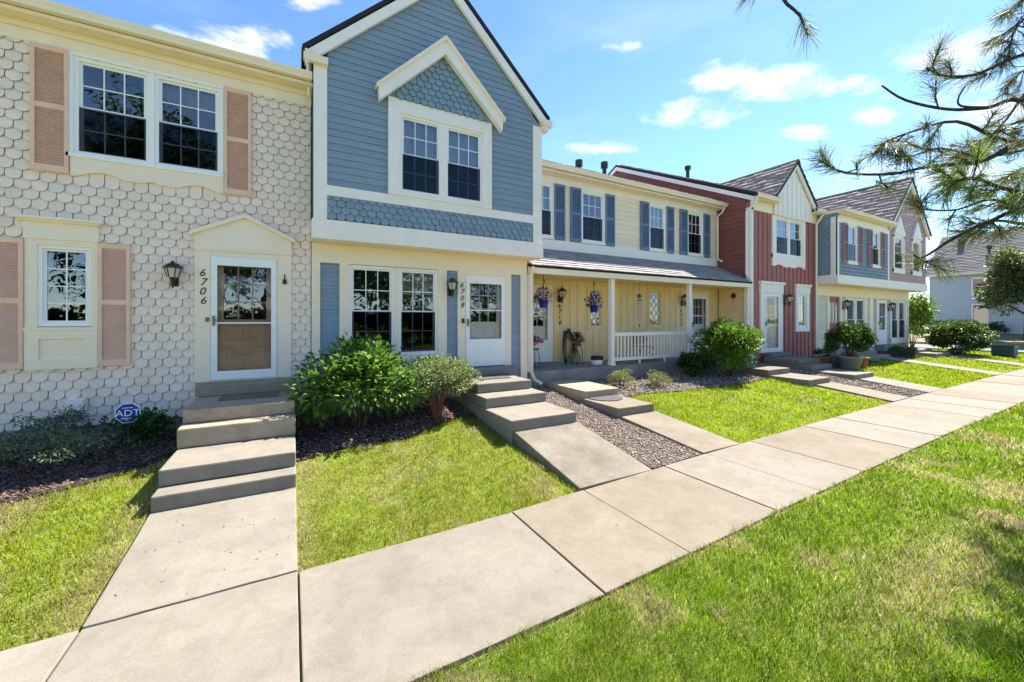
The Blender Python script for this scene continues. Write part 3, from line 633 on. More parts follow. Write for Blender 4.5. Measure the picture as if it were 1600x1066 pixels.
# ================================================================== house 6708 (blue gable)
def house_blue():
    H = thing('row_house', (2.7, 9, .3), 'blue gabled row house numbered 6708 with jettied upper floor and white trim', 'house')
    U = 7.75; xa, xb, xm = .34, 5.06, 2.70; y = W0
    wall_holes(xa, xb, 3.585, 6.62, U, .16, [(1.82, 3.56, 4.62, 6.12)]).prism([(xa, 6.62), (xb, 6.62), (xm, 8.95)], U, U + .16).build('upper_wall', bluesd, H)
    MB().box(xa, xb, U + .161, y - .01, 3.585, 3.66).box(xa, xa + .05, U + .161, 9.2, 3.66, 6.62).box(xb - .05, xb, U + .161, 9.36, 3.66, 6.62).build('side_walls', bluesd, H)
    ho = [(.96, 2.70, 1.45, 3.20), (3.33, 4.30, 1.1, 3.14)]
    wall_holes(.32, 4.9, .1, 3.584, y, .16, ho).build('wall', bluesd, H); shell(H, .32, 4.9, y, bluesd)
    def xr(z):
        g = (8.93 - z) / .95; return max(.55, xm - g), min(4.83, xm + g)
    clapboards(H, bluesd, U, xr, 4.535, 8.9, .127, [(1.6, 3.76, 4.4, 6.40)])
    # trim
    MB().box(xa - .005, .55, U - .035, U - .001, 3.92, 6.60).build('corner_board', offwhite, H); MB().box(4.83, xb + .005, U - .035, U - .001, 3.92, 6.60).build('corner_board', offwhite, H)
    MB().box(.55, 4.83, U - .034, U - .001, 4.355, 4.533).build('belt_board', offwhite, H)
    MB().box(xa - .03, xb + .03, U - .06, U - .001, 3.575, 3.918).box(xa - .03, xa - .001, U - .0, y - .02, 3.575, 3.918).box(xb + .001, xb + .03, U, y - .02, 3.575, 3.918).build('jetty_beam', offwhite, H)
    MB().box(xa, xb, U, y - .02, 3.56, 3.574).build('soffit', cream, H)
    scales(H, bluesh, U - .001, .55, 4.83, 3.925, 4.355, .152, .118)
    # gable rakes and roof
    for s in (-1, 1): rake_board(H, xm, 9.12, xm + s * 2.5, 9.12 - .95 * 2.5, .22, U - .10, U - .03)
    roof_gable(H, xm, 9.25, .16, 5.24, 9.25 - .95 * 2.54, U - .115, 13.4, sth=.012, back=.12)
    gutter(H, .2, .33, 7.66, 6.79); MB().box(xb - .02, xb + .24, U - .13, U + .12, 6.62, 6.76).box(xb + .0, xb + .16, U - .09, U + .1, 6.52, 6.62).build('cornice_return', cream, H)
    MB().box(.18, .56, U - .13, U - .036, 6.60, 6.72).build('cornice_return', cream, H)
    downspout(H, [(.265, 7.84, 6.7), (.265, 7.88, 6.4), (.29, 8.04, 6.2)])
    # upper window with shingled pediment
    MB().box(1.60, 1.82, U - .06, U, 4.534, 6.38).box(3.56, 3.77, U - .06, U, 4.534, 6.38).box(1.82, 3.56, U - .058, U, 6.12, 6.38).box(1.82, 3.56, U - .05, U, 4.535, 4.62).box(2.65, 2.735, U - .04, U, 4.62, 6.12).build('window_casing', offwhite, H)
    window(H, 1.82, 2.65, 4.62, 6.12, U, blind=.5); window(H, 2.735, 3.56, 4.62, 6.12, U, blind=.5)
    MB().prism([(1.58, 6.385), (3.79, 6.385), (2.685, 7.48)], U - .04, U - .012).build('pediment_board', bluesh, H)
    scales(H, bluesh, U - .041, 1.6, 3.77, 6.36, 7.5, .152, .118, inside=lambda x, z: z < 7.42 - abs(x - 2.685) * 1.02)
    for s in (-1, 1):
        xe = 2.685 + s * 1.27
        q = [(2.685, 7.44), (xe, 6.20 + .0), (xe + s * .02, 6.44), (2.685, 7.74)]
        MB().prism(q if s > 0 else [(xe, 6.20), (2.685, 7.44), (2.685, 7.74), (xe - .02, 6.44)], U - .20, U - .075).build('pediment_rake', offwhite, H)
        q = [(2.685, 7.70), (xe + s * .06, 6.40), (xe + s * .06, 6.47), (2.685, 7.79)]
        MB().prism(q if s > 0 else [(xe - .06, 6.40), (2.685, 7.70), (2.685, 7.79), (xe - .06, 6.47)], U - .24, U - .06).build('pediment_moulding', cream, H)
    # ground floor
    MB().box(.32, 4.9, y - .05, y, 3.21, 3.559).build('frieze_board', cream, H)
    MB().box(.32, .46, y - .05, y, .55, 3.21).build('corner_board', cream, H); MB().box(4.73, 4.905, y - .05, y, .55, 3.21).build('corner_board', cream, H)
    MB().box(.79, .96, y - .052, y, 1.38, 3.21).box(2.70, 2.9, y - .052, y, 1.38, 3.21).box(1.80, 1.89, y - .045, y, 1.45, 3.2).box(.79, 2.9, y - .08, y - .0, 1.30, 1.38).box(.96, 2.70, y - .05, y, 1.38, 1.45).build('window_casing', cream, H)
    window(H, .96, 1.80, 1.45, 3.20, y); window(H, 1.89, 2.70, 1.45, 3.20, y, blind=.3)
    MB().box(3.15, 3.33, y - .052, y, 1.1, 3.21).box(4.30, 4.47, y - .052, y, 1.1, 3.21).box(3.33, 4.30, y - .05, y, 3.14, 3.21).build('door_casing', cream, H)
    for a, b in ((.46, .79), (2.9, 3.15), (4.47, 4.73)): clapboards(H, bluesd, y, lambda z: (a, b), .6 if a != 2.9 else 1.0, 3.21, .076, proud=.016)
    clapboards(H, bluesd, y, lambda z: (.79, 2.9), .6, 1.3, .076, proud=.016)
    MB().box(.32, 4.9, y - .008, y - .001, .1, .6).build('foundation', fnd, H)
    storm_door(H, 3.335, 4.295, 1.12, 3.135, y - .02, glass=(.30, .91), bar=.61)
    MB().box(3.24, 3.29, y - .085, y - .053, 2.08, 2.18).build('door_bell', black, H)
    digits(H, '6708', 3.235, y - .054, 2.97, .145, .165)
    lantern(2.99, y - .03, 3.02, 'black wall lantern between the window and number 6708')
    downspout(H, [(5.02, 8.02, 3.42), (5.0, 8.05, 3.25), (5.0, 8.05, .9), (5.03, 7.98, .75), (5.12, 7.8, .66)], cream)
    return H
house_blue()
# ================================================================== houses 6710 and 6712 (cream, one long porch)
def house_cream():
    H = thing('row_house', (9.5, 10, .3), 'cream clapboard duplex 6710 and 6712 with long shingled porch', 'house')
    Y = 9.35; x0, x1 = 4.92, 14.04
    wins = [(5.66, 6.48), (7.53, 8.39), (10.37, 11.12), (12.29, 13.08)]
    ho = [(a, b, 4.5, 6.0) for a, b in wins] + [(5.45, 6.38, .97, 3.02), (7.82, 8.31, 1.93, 3.1), (10.37, 10.92, 1.93, 3.1), (12.45, 13.36, .97, 3.08)]
    wall_holes(x0, x1, .1, 6.36, Y, .16, ho).build('wall', yel, H); shell(H, x0, x1, Y, yel, .1, 6.3, 20)
    roof_main(H, x0, x1 - .005, 8.97, 6.42, RIDGE_Y, 9.06)
    cells = []; shingle_boxes(cells, Vector((5.2, 8.95, 6.425)), Vector((1, 0, 0)), Vector((0, .905, .425)), 8.8, .6, .2, .3, .03)
    mb = MB(); [mb.hexa(c) for c in cells]; o = mb.build('eave_shingles', roofm, H); o['kind'] = 'stuff'
    MB().box(x0, x1 - .05, 9.02, Y - .001, 6.24, 6.29).build('soffit', cream, H); gutter(H, 5.07, x1 - .02, 8.92, 6.42, cream)
    MB().box(x0, 13.9, Y - .04, Y - .001, 6.03, 6.238).build('frieze_board', offwhite, H)
    MB().box(x0, 13.9, Y - .045, Y - .001, 4.14, 4.42).build('base_board', offwhite, H)
    trims = [(a - .04, b + .04, 4.4, 6.03) for a, b in wins]
    clapboards(H, yel, Y, lambda z: (x0, 13.9), 4.42, 6.03, .15, trims)
    for i, (a, b) in enumerate(wins):
        MB().box(a - .04, a, Y - .05, Y, 4.46, 6.028).box(b, b + .04, Y - .05, Y, 4.46, 6.028).box(a, b, Y - .05, Y, 6.0, 6.028).box(a - .08, b + .08, Y - .075, Y, 4.43, 4.5).build('window_casing', offwhite, H)
        window(H, a, b, 4.5, 6.0, Y, blind=[.9, .0, .95, .0][i]); w = .38
        shutter(H, tealsh, a - .04 - w, a - .042, 4.44, 6.026, Y, .036); shutter(H, tealsh, b + .042, b + .04 + w, 4.44, 6.026, Y, .036)
    downspout(H, [(13.95, 9.0, 6.33), (13.95, 9.1, 6.15), (13.92, 9.28, 6.0), (13.92, 9.28, 4.42), (13.95, 9.1, 4.3)])
    # porch back wall: boards and battens
    MB().box(x0, x1, Y - .012, Y - .001, .9, 1.0).build('skirting', porchy, H)
    wall_holes(x0, x1, 1.0, 3.9, Y - .012, .011, ho).build('porch_wall_board', porchy, H)
    xx = 6.55
    while xx < 13.95:
        zz = [(1.0, 3.3)]
        for a, b, c, d in ho[4:]:
            if a - .11 < xx < b + .11: zz = [(1.0, c - .1)] if c > 1 else []
        for c, d in zz: MB().box(xx - .02, xx + .02, Y - .034, Y - .0125, c, d).build('batten', porchy, H)
        xx += .285
    for a, b, c, d in ho[5:7]:
        MB().box(a - .07, a, Y - .05, Y, c - .07, d + .07).box(b, b + .07, Y - .05, Y, c - .07, d + .07).box(a, b, Y - .05, Y, c - .07, c).box(a, b, Y - .05, Y, d, d + .07).build('window_casing', porchy, H)
        wn = window(H, a, b, c, d, Y, 1, 1, hung=False, frame=.025, m=porchy)
        la = MB(); w_, h_ = b - a - .08, d - c - .08; nx, nz = 2, 4; xx0, zz0 = a + .04, c + .04
        def seg(p, q):
            dv = Vector((q[0] - p[0], 0, q[1] - p[1])); nrm = Vector((-dv.z, 0, dv.x)).normalized() * .0075
            P, Q = Vector((p[0], 0, p[1])), Vector((q[0], 0, q[1])); A = [P + nrm, P - nrm, Q - nrm, Q + nrm]
            la.hexa([(v.x, Y - .012, v.z) for v in A] + [(v.x, Y - .002, v.z) for v in A])
        cw, ch = w_ / nx, h_ / nz
        for k in range(-nx * 2, nz + nx * 2):
            for sg in (1, -1):
                pts = []
                for t in range(0, nx * 2 + 1):
                    zq = k * ch + sg * t * ch / 2 * 1.0; pts.append((t * cw / 2, zq))
                for p, q in zip(pts[:-1], pts[1:]):
                    if -1e-6 <= min(p[1], q[1]) and max(p[1], q[1]) <= h_ + 1e-6: seg((xx0 + p[0], zz0 + p[1]), (xx0 + q[0], zz0 + q[1]))
        la.build('diamond_lattice', white, wn)
    for a, b, d in ((5.45, 6.38, 3.02), (12.45, 13.36, 3.08)):
        MB().box(a - .1, a, Y - .05, Y, .97, d + .1).box(b, b + .1, Y - .05, Y, .97, d + .1).box(a, b, Y - .05, Y, d, d + .1).build('door_casing', offwhite if a < 9 else cream, H)
        storm_door(H, a + .005, b - .005, .98, d - .005, Y - .02, glass=(.30, .92), bar=.62, lites=(3, 3))
        MB().box(a - .15, b + .2, Y - .45, Y - .05, .90, .97).build('threshold_step', fnd, H)
    digits(H, '6710', 6.71, Y - .04, 2.62, .165, .17); digits(H, '6712', 11.93, Y - .04, 2.55, .165, .17)
    # porch roof: every shingle a piece of its own
    pf, zf, zt = 8.07, 3.47, 4.15; v = Vector((0, Y - pf, zt - zf)); L = v.length; v.normalize()
    rf = MB().prismx([(pf, zf - .06), (Y - .046, zt - .085), (Y - .046, zt - .012), (pf, zf)][::-1], 4.93, 14.05).build('porch_roof', roofedge, H)
    cells = []; shingle_boxes(cells, Vector((5.0, pf - .03, zf - .012)), Vector((1, 0, 0)), v, 9.03, L - .03, .165, .31, .02)
    for c in cells[:299]: MB().hexa(c).build('shingle', roofp, rf)
    mb = MB(); [mb.hexa(c) for c in cells[299:]]
    if mb.v: mb.build('shingles', roofp, rf)['kind'] = 'stuff'
    MB().box(4.93, 14.05, pf + .005, pf + .05, 3.27, 3.43).build('porch_fascia', cream, H)
    MB().box(4.95, 14.05, pf + .051, Y - .036, 3.30, 3.33).build('porch_ceiling', porchy, H)
    for a in (4.935, 7.6, 10.82, 13.9): MB().box(a, a + .12, pf + .07, pf + .19, .905, 3.268).box(a - .015, a + .135, pf + .055, pf + .205, .905, 1.0).build('porch_post', offwhite, H)
    slb = MB().box(4.95, 14.03, 8.1, Y - .013, .3, .90).build('porch_slab', fnd, H, bevel=.015)
    # end wall of the porch, on the red house side
    clap = []
    z = .95
    while z < 3.3:
        MB().hexa([(14.02, 8.3, z), (14.045, 8.3, z), (14.045, Y - .05, z), (14.02, Y - .05, z), (14.036, 8.3, z + .15), (14.045, 8.3, z + .15), (14.045, Y - .05, z + .15), (14.036, Y - .05, z + .15)]).build('clapboard', porchy, H); z += .146
    # railing
    r = MB().box(7.74, 10.80, pf + .09, pf + .17, 1.70, 1.80).box(7.74, 10.80, pf + .11, pf + .15, 1.02, 1.10).build('porch_railing', offwhite, H)
    bal = MB().box(-.019, .019, -.019, .019, 1.10, 1.70).mesh('baluster', offwhite)
    for k in range(22): link('baluster', bal, r, (7.88 + k * (10.66 - 7.88) / 21, pf + .13, 0))
    for x in (8.7, 9.75): MB().box(x, x + .04, pf + .11, pf + .15, .905, 1.02).build('railing_foot', offwhite, r)
    lantern(6.72, Y - .02, 3.05, 'black wall lantern above the coiled hose, beside blue hanging basket', 1.1)
    lantern(11.98, Y - .02, 3.02, 'black wall lantern between the porch post and a diamond-paned window', 1.1)
    for x, y_, h_ in ((8.45, 10.6, .12), (9.75, 10.8, .28)):
        zb = 6.42 + .47 * (y_ - 8.97); tag(MB().tube([(x, y_, zb - .1), (x, y_, zb + h_)], .075, 10).tube([(x, y_, zb + h_), (x, y_, zb + h_ + .2)], .13, 10).build('roof_vent_pipe', black), ['short black vent pipe with fat cap on the cream roof', 'tall black vent pipe on the cream roof beside the red gable'][x > 9], 'vent')
    return H
house_cream()
# ================================================================== red board and batten house
def house_red():
    H = thing('row_house', (16.35, 9, .3), 'faded red board and batten row house with small cream gable', 'house')
    x0, x1, y = 14.06, 18.64, W0
    ho = [(15.62, 17.45, 4.58, 5.95), (14.85, 15.85, .97, 3.1), (17.2, 17.8, 1.85, 3.15)]
    wall_holes(x0, x1, .1, 6.36, y, .16, ho).build('wall', redbb, H); shell(H, x0, x1, y, redsd)
    gable_end(H, x0, y + .1, redsd, slope=.47)
    # clapboards on the tall side wall above the porch roof
    side = []
    z = 3.2
    while z < 9.5:
        ya = 8.3; zt = z + .168
        if zt > 6.35: ya = 8.3 + (zt - 6.35) / .47
        if ya < 14.5:
            yb_ = 2 * RIDGE_Y - ya if z > 6.6 else 13.5
            MB().hexa([(x0 - .024, ya, z), (x0 + .0, ya, z), (x0 + .0, yb_, z), (x0 - .024, yb_, z), (x0 - .006, ya, zt), (x0, ya, zt), (x0, yb_, zt), (x0 - .006, yb_, zt)]).build('clapboard', redsd, H)
        z += .163
    roof_parts(H, [(x0 - .14, 15.4, 7.85), (15.4, 18.1, 8.5), (18.1, x1 + .02, 7.85)], roofedge); sl = (RIDGE_Z - 6.42) / (RIDGE_Y - 7.85); vv = Vector((0, 1, sl)).normalized()
    for xa, xb, ya in ((x0 - .12, 15.4, 7.84), (15.4, 18.1, 8.5), (18.1, x1, 7.84)):
        cells = []; shingle_boxes(cells, Vector((xa, ya, 6.525 + sl * (ya - 7.85))), Vector((1, 0, 0)), vv, xb - xa, 7.3 - (ya - 7.84), .235, .34, .04)
        mb = MB(); [mb.hexa(c) for c in cells]; mb.build('shingles', roofm, H)['kind'] = 'stuff'
    MB().prismx([(7.95, 6.26), (RIDGE_Y, RIDGE_Z - .18), (21.2, 6.26), (21.2, 6.42), (RIDGE_Y, RIDGE_Z - .002), (7.95, 6.418)][::-1], x0 - .13, x0 - .03).build('rake_board', offwhite, H)
    MB().box(x0 - .01, x0 + .12, y - .05, y - .001, .6, 6.1).box(x0 - .05, x0 - .002, y - .05, y + .12, .6, 6.1).build('corner_board', offwhite, H)
    MB().box(x0, x1, y - .05, y - .001, 6.02, 6.4).build('frieze_board', cream, H)
    gutter(H, x0 - .12, 15.42, 7.80, 6.50); gutter(H, 18.0, x1, 7.80, 6.50)
    MB().box(x0 - .1, 15.42, 7.9, y - .06, 6.36, 6.40).box(18.0, x1, 7.9, y - .06, 6.36, 6.40).build('soffit', cream, H)
    downspout(H, [(14.0, 7.86, 6.4), (13.98, 7.92, 6.2), (13.97, 8.22, 5.95), (13.97, 8.22, 3.75), (13.93, 8.1, 3.62)], offwhite, .05)
    downspout(H, [(18.58, 7.86, 6.4), (18.56, 8.0, 6.15), (18.5, 8.08, 6.0), (18.5, 8.08, .75)], cream, .05)
    xx = x0 + .22
    while xx < x1 - .1:
        zz = [(.6, 6.02)]
        for a, b, c, d in ((15.35, 17.72, 4.3, 6.4), (14.5, 16.1, 0, 3.55), (16.98, 18.1, 1.65, 3.55)):
            if a < xx < b:
                nn = []
                for p, q in zz:
                    if c > p: nn.append((p, min(q, c)))
                    if d < q: nn.append((max(p, d), q))
                zz = nn
        for p, q in zz:
            if q - p > .05: MB().box(xx - .022, xx + .022, y - .03, y - .0005, p, q).build('batten', redbb, H)
        xx += .29
    # cream gable of vertical boards
    xm = 16.75; G = y - .06
    MB().prism([(15.42, 6.0), (18.06, 6.0), (18.06, 6.62), (xm, 7.98), (15.42, 6.62)], G - .06, G).build('gable_board', offwhite, H)
    for k in range(8):
        x = 15.62 + k * .32; zt = 7.9 - abs(x - xm) * 1.03
        MB().box(x - .02, x + .02, G - .085, G - .061, 6.02, zt).build('batten', offwhite, H)
    for s in (-1, 1): rake_board(H, xm, 8.10, xm + s * 1.44, 8.10 - 1.03 * 1.44, .2, G - .16, G - .09)
    roof_gable(H, xm, 8.17, xm - 1.46, xm + 1.46, 8.17 - 1.03 * 1.46, G - .2, 11.4)
    MB().box(15.38, 15.62, y - .062, y, 4.45, 5.998).box(17.45, 17.68, y - .062, y, 4.45, 5.998).box(15.62, 17.45, y - .06, y, 5.95, 5.999).box(16.49, 16.57, y - .04, y, 4.58, 5.95).box(15.38, 17.68, y - .06, y, 4.38, 4.58).build('window_casing', offwhite, H)
    scallop_apron(15.38, 17.68, 4.381, 4.13, 3, y - .06, y - .004).build('apron_board', offwhite, H)
    window(H, 15.62, 16.49, 4.58, 5.95, y, 2, 2, blind=.5); window(H, 16.57, 17.45, 4.58, 5.95, y, 2, 2, blind=.5)
    MB().box(14.62, 14.85, y - .06, y, .97, 3.12).box(15.85, 16.06, y - .06, y, .97, 3.12).box(14.6, 16.08, y - .075, y, 3.121, 3.45).box(14.55, 16.13, y - .12, y, 3.45, 3.54).build('door_casing', offwhite, H)
    storm_door(H, 14.86, 15.84, .98, 3.11, y - .02, glass=(.07, .95))
    MB().box(17.0, 17.2, y - .06, y, 1.7, 3.2).box(17.8, 18.0, y - .06, y, 1.7, 3.2).box(17.2, 17.8, y - .06, y, 3.15, 3.2).box(17.2, 17.8, y - .06, y, 1.7, 1.85).box(16.98, 18.02, y - .08, y, 3.2, 3.45).box(16.92, 18.08, y - .12, y, 3.45, 3.53).build('window_casing', offwhite, H)
    window(H, 17.2, 17.8, 1.85, 3.15, y, 2, 4, hung=False)
    lantern(16.3, y - .02, 3.1, 'black wall lantern beside the white door of the red house', 1.15)
    yv = 11.6; zb = 6.52 + .47 * (yv - 7.85)
    tag(MB().tube([(15.3, yv, zb - .1), (15.3, yv, zb + .5)], .075, 10).tube([(15.3, yv, zb + .5), (15.3, yv, zb + .65)], .13, 10).build('roof_vent_pipe', black), 'black vent pipe on the red house roof beside the cream gable', 'vent')
    return H
house_red()
# ================================================================== grey and mauve duplex
def house_grey():
    H = thing('row_house', (23.2, 9, .4), 'grey shingled and mauve gabled end duplex with jettied upper floor', 'house')
    x0, xs, x1, y, U = 18.66, 23.45, 28.1, W0, 7.47
    wg = [(19.55, 20.3), (21.8, 22.5)]; wm = [(24.1, 25.1), (26.3, 27.2)]
    hu = [(a, b, 4.5, 5.98) for a, b in wg + wm]
    wall_holes(x0, x1, 3.62, 6.36, U, .16, hu).prism([(23.5, 6.36), (x1, 6.36), (x1, 6.5), (25.9, 8.6), (23.5, 6.36)], U, U + .16).build('upper_wall', greysh, H)
    MB().box(x0, x0 + .1, U + .161, 10.5, 3.62, 6.36).box(x1 - .1, x1, U + .161, 20, 3.62, 6.36).build('side_walls', greysh, H)
    hl = [(19.6, 20.6, .97, 3.12), (21.2, 23.0, 1.2, 3.1), (24.35, 25.25, .97, 3.1), (25.95, 27.7, 1.2, 3.1)]
    wall_holes(x0, x1, .1, 3.62, y, .16, hl).build('wall', beige, H); shell(H, x0, x1, y, beige, .1, 6.3, 20); gable_end(H, x1 - .1, 7.9, mauvesd, slope=.47)
    MB().box(x0, x1, U, y - .055, 3.56, 3.619).build('soffit', cream, H)
    MB().box(x0 - .03, x1 + .03, U - .06, U - .001, 3.58, 3.93).box(x0 - .03, x0 - .001, U, y - .06, 3.58, 3.93).build('jetty_beam', offwhite, H)
    MB().box(x0 - .02, x0 + .15, U - .04, U - .001, 3.931, 6.2).box(x0 - .02, x0 - .001, U - .04, U + .18, 3.931, 6.2).build('corner_board', offwhite, H); MB().box(xs - .05, xs + .1, U - .04, U - .001, 3.931, 6.2).build('corner_board', offwhite, H)
    MB().box(x0 + .15, xs - .05, U - .04, U - .001, 6.0, 6.3).build('frieze_board', offwhite, H)
    # upper grey shingles
    tr = [(a - .5, b + .5, 4.45, 6.0) for a, b in wg]
    scales(H, greysh, U - .001, x0 + .15, xs - .05, 3.94, 6.0, .18, .14, [(a - .05, b + .05, 4.45, 6.0) for a, b in wg], limit=280, ban=hu)
    mb = MB(); me = scale_mesh(.18, .14, greysh); z = 3.95; row = 0
    while z < 6.2:
        for k in range(5):
            yy = U + .28 + k * .18 + (row % 2) * .09; b = len(mb.v)
            mb.v += [(x0 + v.co.y, yy + v.co.x, v.co.z + z) for v in me.vertices]; mb.f += [tuple(b + i for i in reversed(p.vertices)) for p in me.polygons]
        z += .14; row += 1
    mb.build('side_shingles', greysh, H)['kind'] = 'stuff'
    for a, b in wg:
        MB().box(a - .06, a, U - .05, U, 4.42, 6.0).box(b, b + .06, U - .05, U, 4.42, 6.0).box(a, b, U - .05, U, 5.98, 6.0).box(a - .08, b + .08, U - .07, U, 4.40, 4.5).build('window_casing', offwhite, H)
        window(H, a, b, 4.5, 5.98, U, 1, 1, blind=.5); shutter(H, mauvesh, a - .48, a - .062, 4.42, 6.0, U, .05); shutter(H, mauvesh, b + .062, b + .48, 4.42, 6.0, U, .05)
    # mauve gable
    def xr(z):
        g = (8.62 - z) / 1.0; return max(xs + .1, 25.9 - g), min(x1, 25.9 + g)
    clapboards(H, mauvesd, U, xr, 3.94, 8.6, .16, [(a - .12, b + .12, 4.35, 6.1) for a, b in wm])
    for a, b in wm:
        MB().box(a - .12, a, U - .06, U, 4.36, 6.05).box(b, b + .12, U - .06, U, 4.36, 6.05).box(a - .12, b + .12, U - .06, U, 5.98, 6.1).box(a - .12, b + .12, U - .08, U, 4.3, 4.5).prism([(a - .14, 6.1), (b + .14, 6.1), ((a + b) / 2, 6.95)], U - .10, U - .0).build('window_casing', offwhite, H)
        window(H, a, b, 4.5, 5.98, U, 2, 2)
    for s in (-1, 1): rake_board(H, 25.9, 8.82, 25.9 + s * 2.4, 8.82 - 1.0 * 2.4, .24, U - .12, U - .03)
    roof_gable(H, 25.9, 8.92, 25.9 - 2.46, 25.9 + 2.46, 8.92 - 2.46, U - .16, 12.5)
    roof_parts(H, [(x0 - .02, 23.6, 7.6), (23.6, x1 + .1, 8.2)], roofm)
    MB().prismx([(7.18, 6.36), (7.65, 6.36), (7.65, 6.47), (7.18, 6.44)][::-1], x0 - .02, 23.6).build('roof_edge', roofm, H)
    gutter(H, x0 - .05, xs + .2, 7.12, 6.45); MB().box(x0 - .05, xs + .2, 7.22, U - .05, 6.305, 6.34).build('soffit', cream, H)
    MB().box(x0 - .06, x0 - .03, 7.12, 7.95, 6.34, 6.46).build('gutter_return', cream, H)
    # ground floor
    MB().box(x0, x1, y - .05, y, 3.15, 3.559).build('frieze_board', cream, H); MB().box(x1 - .16, x1 + .005, y - .052, y - .001, .7, 3.15).build('corner_board', cream, H); MB().box(23.5, 23.85, y - .052, y - .001, .7, 3.15).build('corner_board', cream, H)
    for m, a, b in ((beige, x0, 19.48), (beige, 20.72, 21.08), (beige, 23.12, 23.5), (greylow, 23.85, 24.22), (greylow, 25.38, 25.82), (greylow, 27.82, x1 - .16)): clapboards(H, m, y, lambda z: (a, b), .72, 3.15, .11, proud=.018)
    clapboards(H, greylow, y, lambda z: (25.82, 27.82), .72, 1.0, .11, proud=.018); clapboards(H, beige, y, lambda z: (21.08, 23.12), .72, 1.1, .11, proud=.018)
    for a, b in ((21.2, 23.0), (25.95, 27.7)):
        MB().box(a - .12, a, y - .06, y, 1.1, 3.149).box(b, b + .12, y - .06, y, 1.1, 3.149).box(a - .12, b + .12, y - .08, y, .98, 1.2).box((a + b) / 2 - .05, (a + b) / 2 + .05, y - .05, y, 1.2, 3.1).build('window_casing', offwhite, H)
        window(H, a, (a + b) / 2 - .05, 1.2, 3.1, y, 1, 1); window(H, (a + b) / 2 + .05, b, 1.2, 3.1, y, 1, 1)
    for a, b in ((19.6, 20.6), (24.35, 25.25)): MB().box(a - .12, a, y - .06, y, .97, 3.149).box(b, b + .12, y - .06, y, .97, 3.149).build('door_casing', offwhite, H)
    d = MB().box(19.61, 20.59, y + .02, y + .07, .98, 3.11).build('door', redd, H)
    for a, b, c, e in ((19.74, 20.46, 2.02, 2.9),): MB().box(a, b, y + .005, y + .0195, c, e).build('door_glass', mat('frosted_glass', (.32, .38, .37), .25, 12, .2, spec=.6), d)
    mu = MB()
    for k in range(1, 3): mu.box(19.74 + k * .24 - .02, 19.74 + k * .24 + .02, y - .004, y + .0045, 2.02, 2.9)
    for c, e in ((1.12, 1.45), (1.52, 1.9)):
        for a, b in ((19.74, 20.06), (20.14, 20.46)): mu.box(a, b, y + .008, y + .0195, c, e)
    mu.build('door_panels', redd, d); MB().lathe((20.5, y - .02, 1.95), [(.0, -.03), (.03, -.02), (.035, 0), (.03, .02), (0, .03)], 8).build('door_knob', brass, d)
    storm_door(H, 24.36, 25.24, .98, 3.09, y - .02, glass=(.33, .93), bar=.62)
    lantern(20.93, y - .02, 3.0, 'black wall lantern beside the red door', 1.15); lantern(25.65, y - .02, 2.98, 'black wall lantern at the end unit, between white door and window', 1.15)
    return H
house_grey()
# ================================================================== vegetation helpers
def unit(a): return a / np.maximum(np.linalg.norm(a, axis=-1, keepdims=True), 1e-6)
def leaf_arrays(P, D, S, ratio, tint, fold=.25, droop=.15):
    """diamond leaves: base, left, tip, right"""
    n = len(P); up = RNG.normal(size=(n, 3)) * .5 + np.array([0, 0, 1.]); side = unit(np.cross(D, up)); nor = unit(np.cross(side, D)); S = S[:, None]
    mid = P + D * S * .45; tip = P + D * S - np.array([0, 0, 1.]) * S * droop
    V = np.stack([P, mid + side * S * ratio * .5 + nor * S * fold * .3, tip, mid - side * S * ratio * .5 + nor * S * fold * .3], 1).reshape(-1, 3)
    b = np.arange(n)[:, None] * 4; F = np.concatenate([b + np.array([0, 1, 2]), b + np.array([0, 2, 3])], 0)
    return V, F, np.repeat(tint, 4, 0)
def mix_tint(n, cols, w=None, jit=.15):
    c = np.array(cols); k = RNG.choice(len(c), n, p=w); return np.clip(c[k] * (1 + RNG.normal(size=(n, 1)) * jit), .004, .95)
def crown_points(c, rad, n, clumps=26, cr=.42, flat=.0):
    """points gathered in clumps spread through an ellipsoid, more of them near its skin"""
    d = unit(RNG.normal(size=(clumps, 3))); d[:, 2] = np.where(d[:, 2] < -.55, -d[:, 2], d[:, 2]); r = RNG.uniform(.45, .92, (clumps, 1)); C = d * r
    k = RNG.integers(0, clumps, n); sz = RNG.uniform(.6, 1.15, clumps)[k][:, None] * cr
    q = unit(RNG.normal(size=(n, 3))) * RNG.uniform(.35, 1, (n, 1)) ** .6 * sz
    U = C[k] + q; return np.array(c) + U * np.array(rad), U, unit(q + U * .4)
